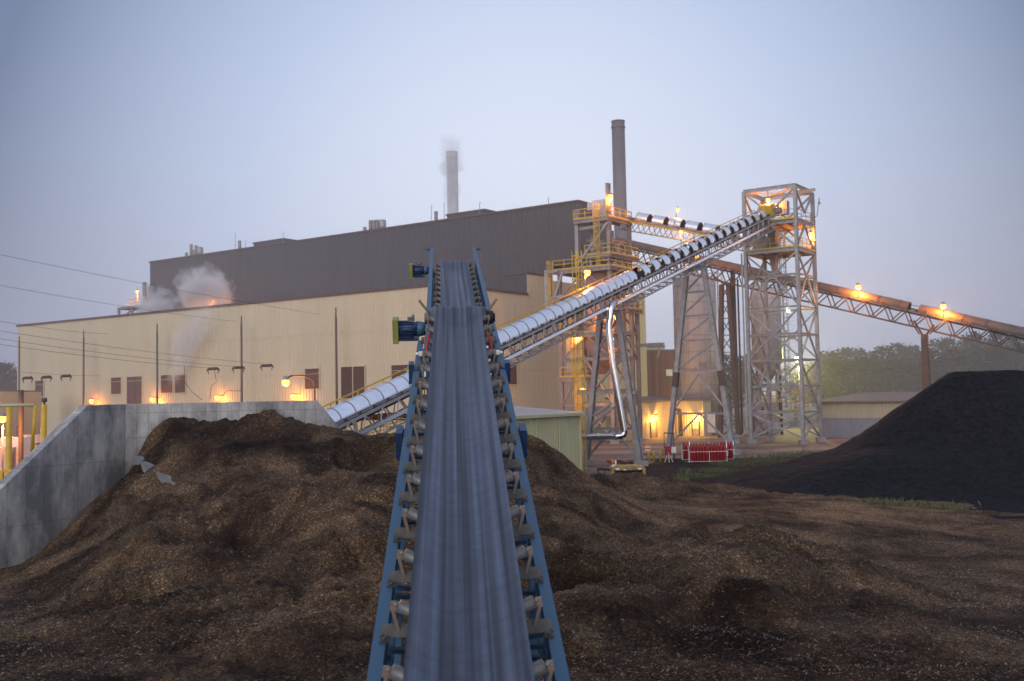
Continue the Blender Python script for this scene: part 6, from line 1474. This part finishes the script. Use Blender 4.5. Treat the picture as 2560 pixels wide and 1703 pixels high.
P_ = K+e2*6; aS = along(P_, e1, 385, 750); c = P_+e1*aS
st3 = steam('steam', 'low thin steam at the left foot of the dark block', Vector((c.x, c.y, ZT+2.6)), (7, 3, 3.2), 3.0, 15.0, .3, .47, puff=True); st3.rotation_euler = st1.rotation_euler
st4 = steam('steam', 'faint smoke curling around the pale chimney stack', Vector((S2.x-.2, S2.y-1.5, zat(1130, 450, S2.y))), (5.0, 3.5, 8.0), 2.2, 21.0, .30, .46)

# ground mist round the wood, glowing under the floodlight
mb = MB(); mb.box((0, 0, 0), 2, 2, 2); o = mb.build('mist', 'black'); o.data.materials.clear()
m = bpy.data.materials.new('mist'); m.use_nodes = True; nt = m.node_tree; L = nt.links; nt.nodes.remove(nt.nodes['Principled BSDF'])
pv = N(nt, 'ShaderNodeVolumePrincipled'); pv.inputs['Color'].default_value = (.93, .94, .90, 1)
tc = N(nt, 'ShaderNodeTexCoord'); sx = N(nt, 'ShaderNodeSeparateXYZ'); L.new(tc.outputs['Object'], sx.inputs[0])
mr = N(nt, 'ShaderNodeMapRange'); mr.interpolation_type = 'SMOOTHSTEP'; mr.inputs['From Min'].default_value = -.5; mr.inputs['From Max'].default_value = 1; mr.inputs['To Min'].default_value = MIST; mr.inputs['To Max'].default_value = 0; L.new(sx.outputs['Z'], mr.inputs['Value'])
mr2 = N(nt, 'ShaderNodeMapRange'); mr2.interpolation_type = 'SMOOTHSTEP'; mr2.inputs['From Min'].default_value = -1; mr2.inputs['From Max'].default_value = -.6; L.new(sx.outputs['X'], mr2.inputs['Value'])
mm = N(nt, 'ShaderNodeMath'); mm.operation = 'MULTIPLY'; L.new(mr.outputs['Result'], mm.inputs[0]); L.new(mr2.outputs['Result'], mm.inputs[1]); L.new(mm.outputs[0], pv.inputs['Density'])
L.new(pv.outputs['Volume'], nt.nodes['Material Output'].inputs['Volume']); o.data.materials.append(m); o.location = (100, 180, 12); o.scale = (75, 38, 13)
o['label'] = 'pale ground mist round the wood behind the tower and coal'; o['category'] = 'mist'; o['kind'] = 'stuff'

# far mist that veils the stacks and the back of the plant
mb = MB(); mb.box((0, 0, 0), 2, 2, 2); o = mb.build('mist', 'black'); o.data.materials.clear()
m = bpy.data.materials.new('far_mist'); m.use_nodes = True; nt = m.node_tree; L = nt.links; nt.nodes.remove(nt.nodes['Principled BSDF'])
pv = N(nt, 'ShaderNodeVolumePrincipled'); pv.inputs['Color'].default_value = (.94, .95, .98, 1)
tc = N(nt, 'ShaderNodeTexCoord'); sx = N(nt, 'ShaderNodeSeparateXYZ'); L.new(tc.outputs['Object'], sx.inputs[0])
mr = N(nt, 'ShaderNodeMapRange'); mr.interpolation_type = 'SMOOTHSTEP'; mr.inputs['From Min'].default_value = -.2; mr.inputs['From Max'].default_value = 1; mr.inputs['To Min'].default_value = FARMIST; mr.inputs['To Max'].default_value = 0; L.new(sx.outputs['Z'], mr.inputs['Value']); L.new(mr.outputs['Result'], pv.inputs['Density'])
L.new(pv.outputs['Volume'], nt.nodes['Material Output'].inputs['Volume']); o.data.materials.append(m); o.location = (0, 310, 29.5); o.scale = (420, 208, 30)
o['label'] = 'thin mist bank hanging behind the plant and round the stacks'; o['category'] = 'mist'; o['kind'] = 'stuff'

# ------------------------------------------------------------------ haze
mb = MB(); mb.hexa([(-640, -90, -1.2), (640, -90, -1.2), (640, 740, -1.2), (-640, 740, -1.2), (-640, -90, 62), (640, -90, 62), (640, 740, 62), (-640, 740, 62)])
hz = mb.build('haze', 'black'); hz.data.materials.clear(); m = bpy.data.materials.new('haze'); m.use_nodes = True; nt = m.node_tree; nt.nodes.remove(nt.nodes['Principled BSDF'])
pv = N(nt, 'ShaderNodeVolumePrincipled'); pv.inputs['Color'].default_value = (.93, .95, 1, 1); pv.inputs['Density'].default_value = HAZE; pv.inputs['Anisotropy'].default_value = .2
nt.links.new(pv.outputs['Volume'], nt.nodes['Material Output'].inputs['Volume']); hz.data.materials.append(m); hz['kind'] = 'stuff'; hz['label'] = 'thin dusk fog over the whole plant'; hz['category'] = 'haze'

# ------------------------------------------------------------------ sky and light
w = bpy.data.worlds.new('World'); scene.world = w; w.use_nodes = True; nt = w.node_tree; L = nt.links
bg = nt.nodes['Background']
sky = N(nt, 'ShaderNodeTexSky'); sky.sky_type = 'NISHITA'; sky.sun_disc = False; sky.sun_elevation = R(4); sky.sun_rotation = R(200); sky.air_density = 1.5; sky.dust_density = 2
tc = N(nt, 'ShaderNodeTexCoord')
gd = ray(1330, 620).normalized()
dt0 = dotnode(nt, tc.outputs['Generated'], gd); hn = N(nt, 'ShaderNodeMath'); hn.operation = 'MULTIPLY_ADD'; hn.inputs[1].default_value = .5; hn.inputs[2].default_value = .5; L.new(dt0, hn.inputs[0]); dt = hn.outputs[0]
rp = N(nt, 'ShaderNodeValToRGB'); e = rp.color_ramp.elements
e[0].position = 0.02; e[0].color = (*SKY_REAR, 1); e[1].position = 1; e[1].color = (*SKY_MID, 1)
x = e.new(.16); x.color = (*SKY_BACK, 1); x = e.new(.36); x.color = (*SKY_ZEN, 1); x = e.new(.87); x.color = (*SKY_FAR, 1); x = e.new(.94); x.color = (*SKY_EDGE, 1); x = e.new(.981); x.color = (*SKY_IN, 1)
L.new(dt, rp.inputs['Fac'])
mxs = N(nt, 'ShaderNodeMixRGB'); mxs.blend_type = 'ADD'; mxs.inputs['Fac'].default_value = .03
L.new(rp.outputs['Color'], mxs.inputs['Color1']); L.new(sky.outputs['Color'], mxs.inputs['Color2'])
L.new(mxs.outputs['Color'], bg.inputs['Color']); bg.inputs['Strength'].default_value = SKYK
sl = bpy.data.lights.new('sun', 'SUN'); sl.energy = SUNK; sl.angle = R(40); sl.color = (1, .97, .94); so = bpy.data.objects.new('sun', sl); COL.objects.link(so)
d = Vector((.46, .78, -.34)).normalized(); so.rotation_euler = d.to_track_quat('-Z', 'Y').to_euler(); so.location = (-20, -30, 60)

scene.view_settings.view_transform = 'Standard'; scene.view_settings.look = 'None'; scene.view_settings.exposure = -0.12; scene.view_settings.gamma = 1
scene.cycles.use_denoising = True
try: scene.cycles.denoiser = 'OPENIMAGEDENOISE'
except Exception: pass
scene.cycles.max_bounces = 6; scene.cycles.diffuse_bounces = 3; scene.cycles.glossy_bounces = 3; scene.cycles.volume_bounces = 1; scene.cycles.transparent_max_bounces = 6
scene.cycles.volume_step_rate = 2.0; scene.cycles.volume_max_steps = 128; scene.cycles.sample_clamp_indirect = 4
scene.cycles.caustics_reflective = False; scene.cycles.caustics_refractive = False
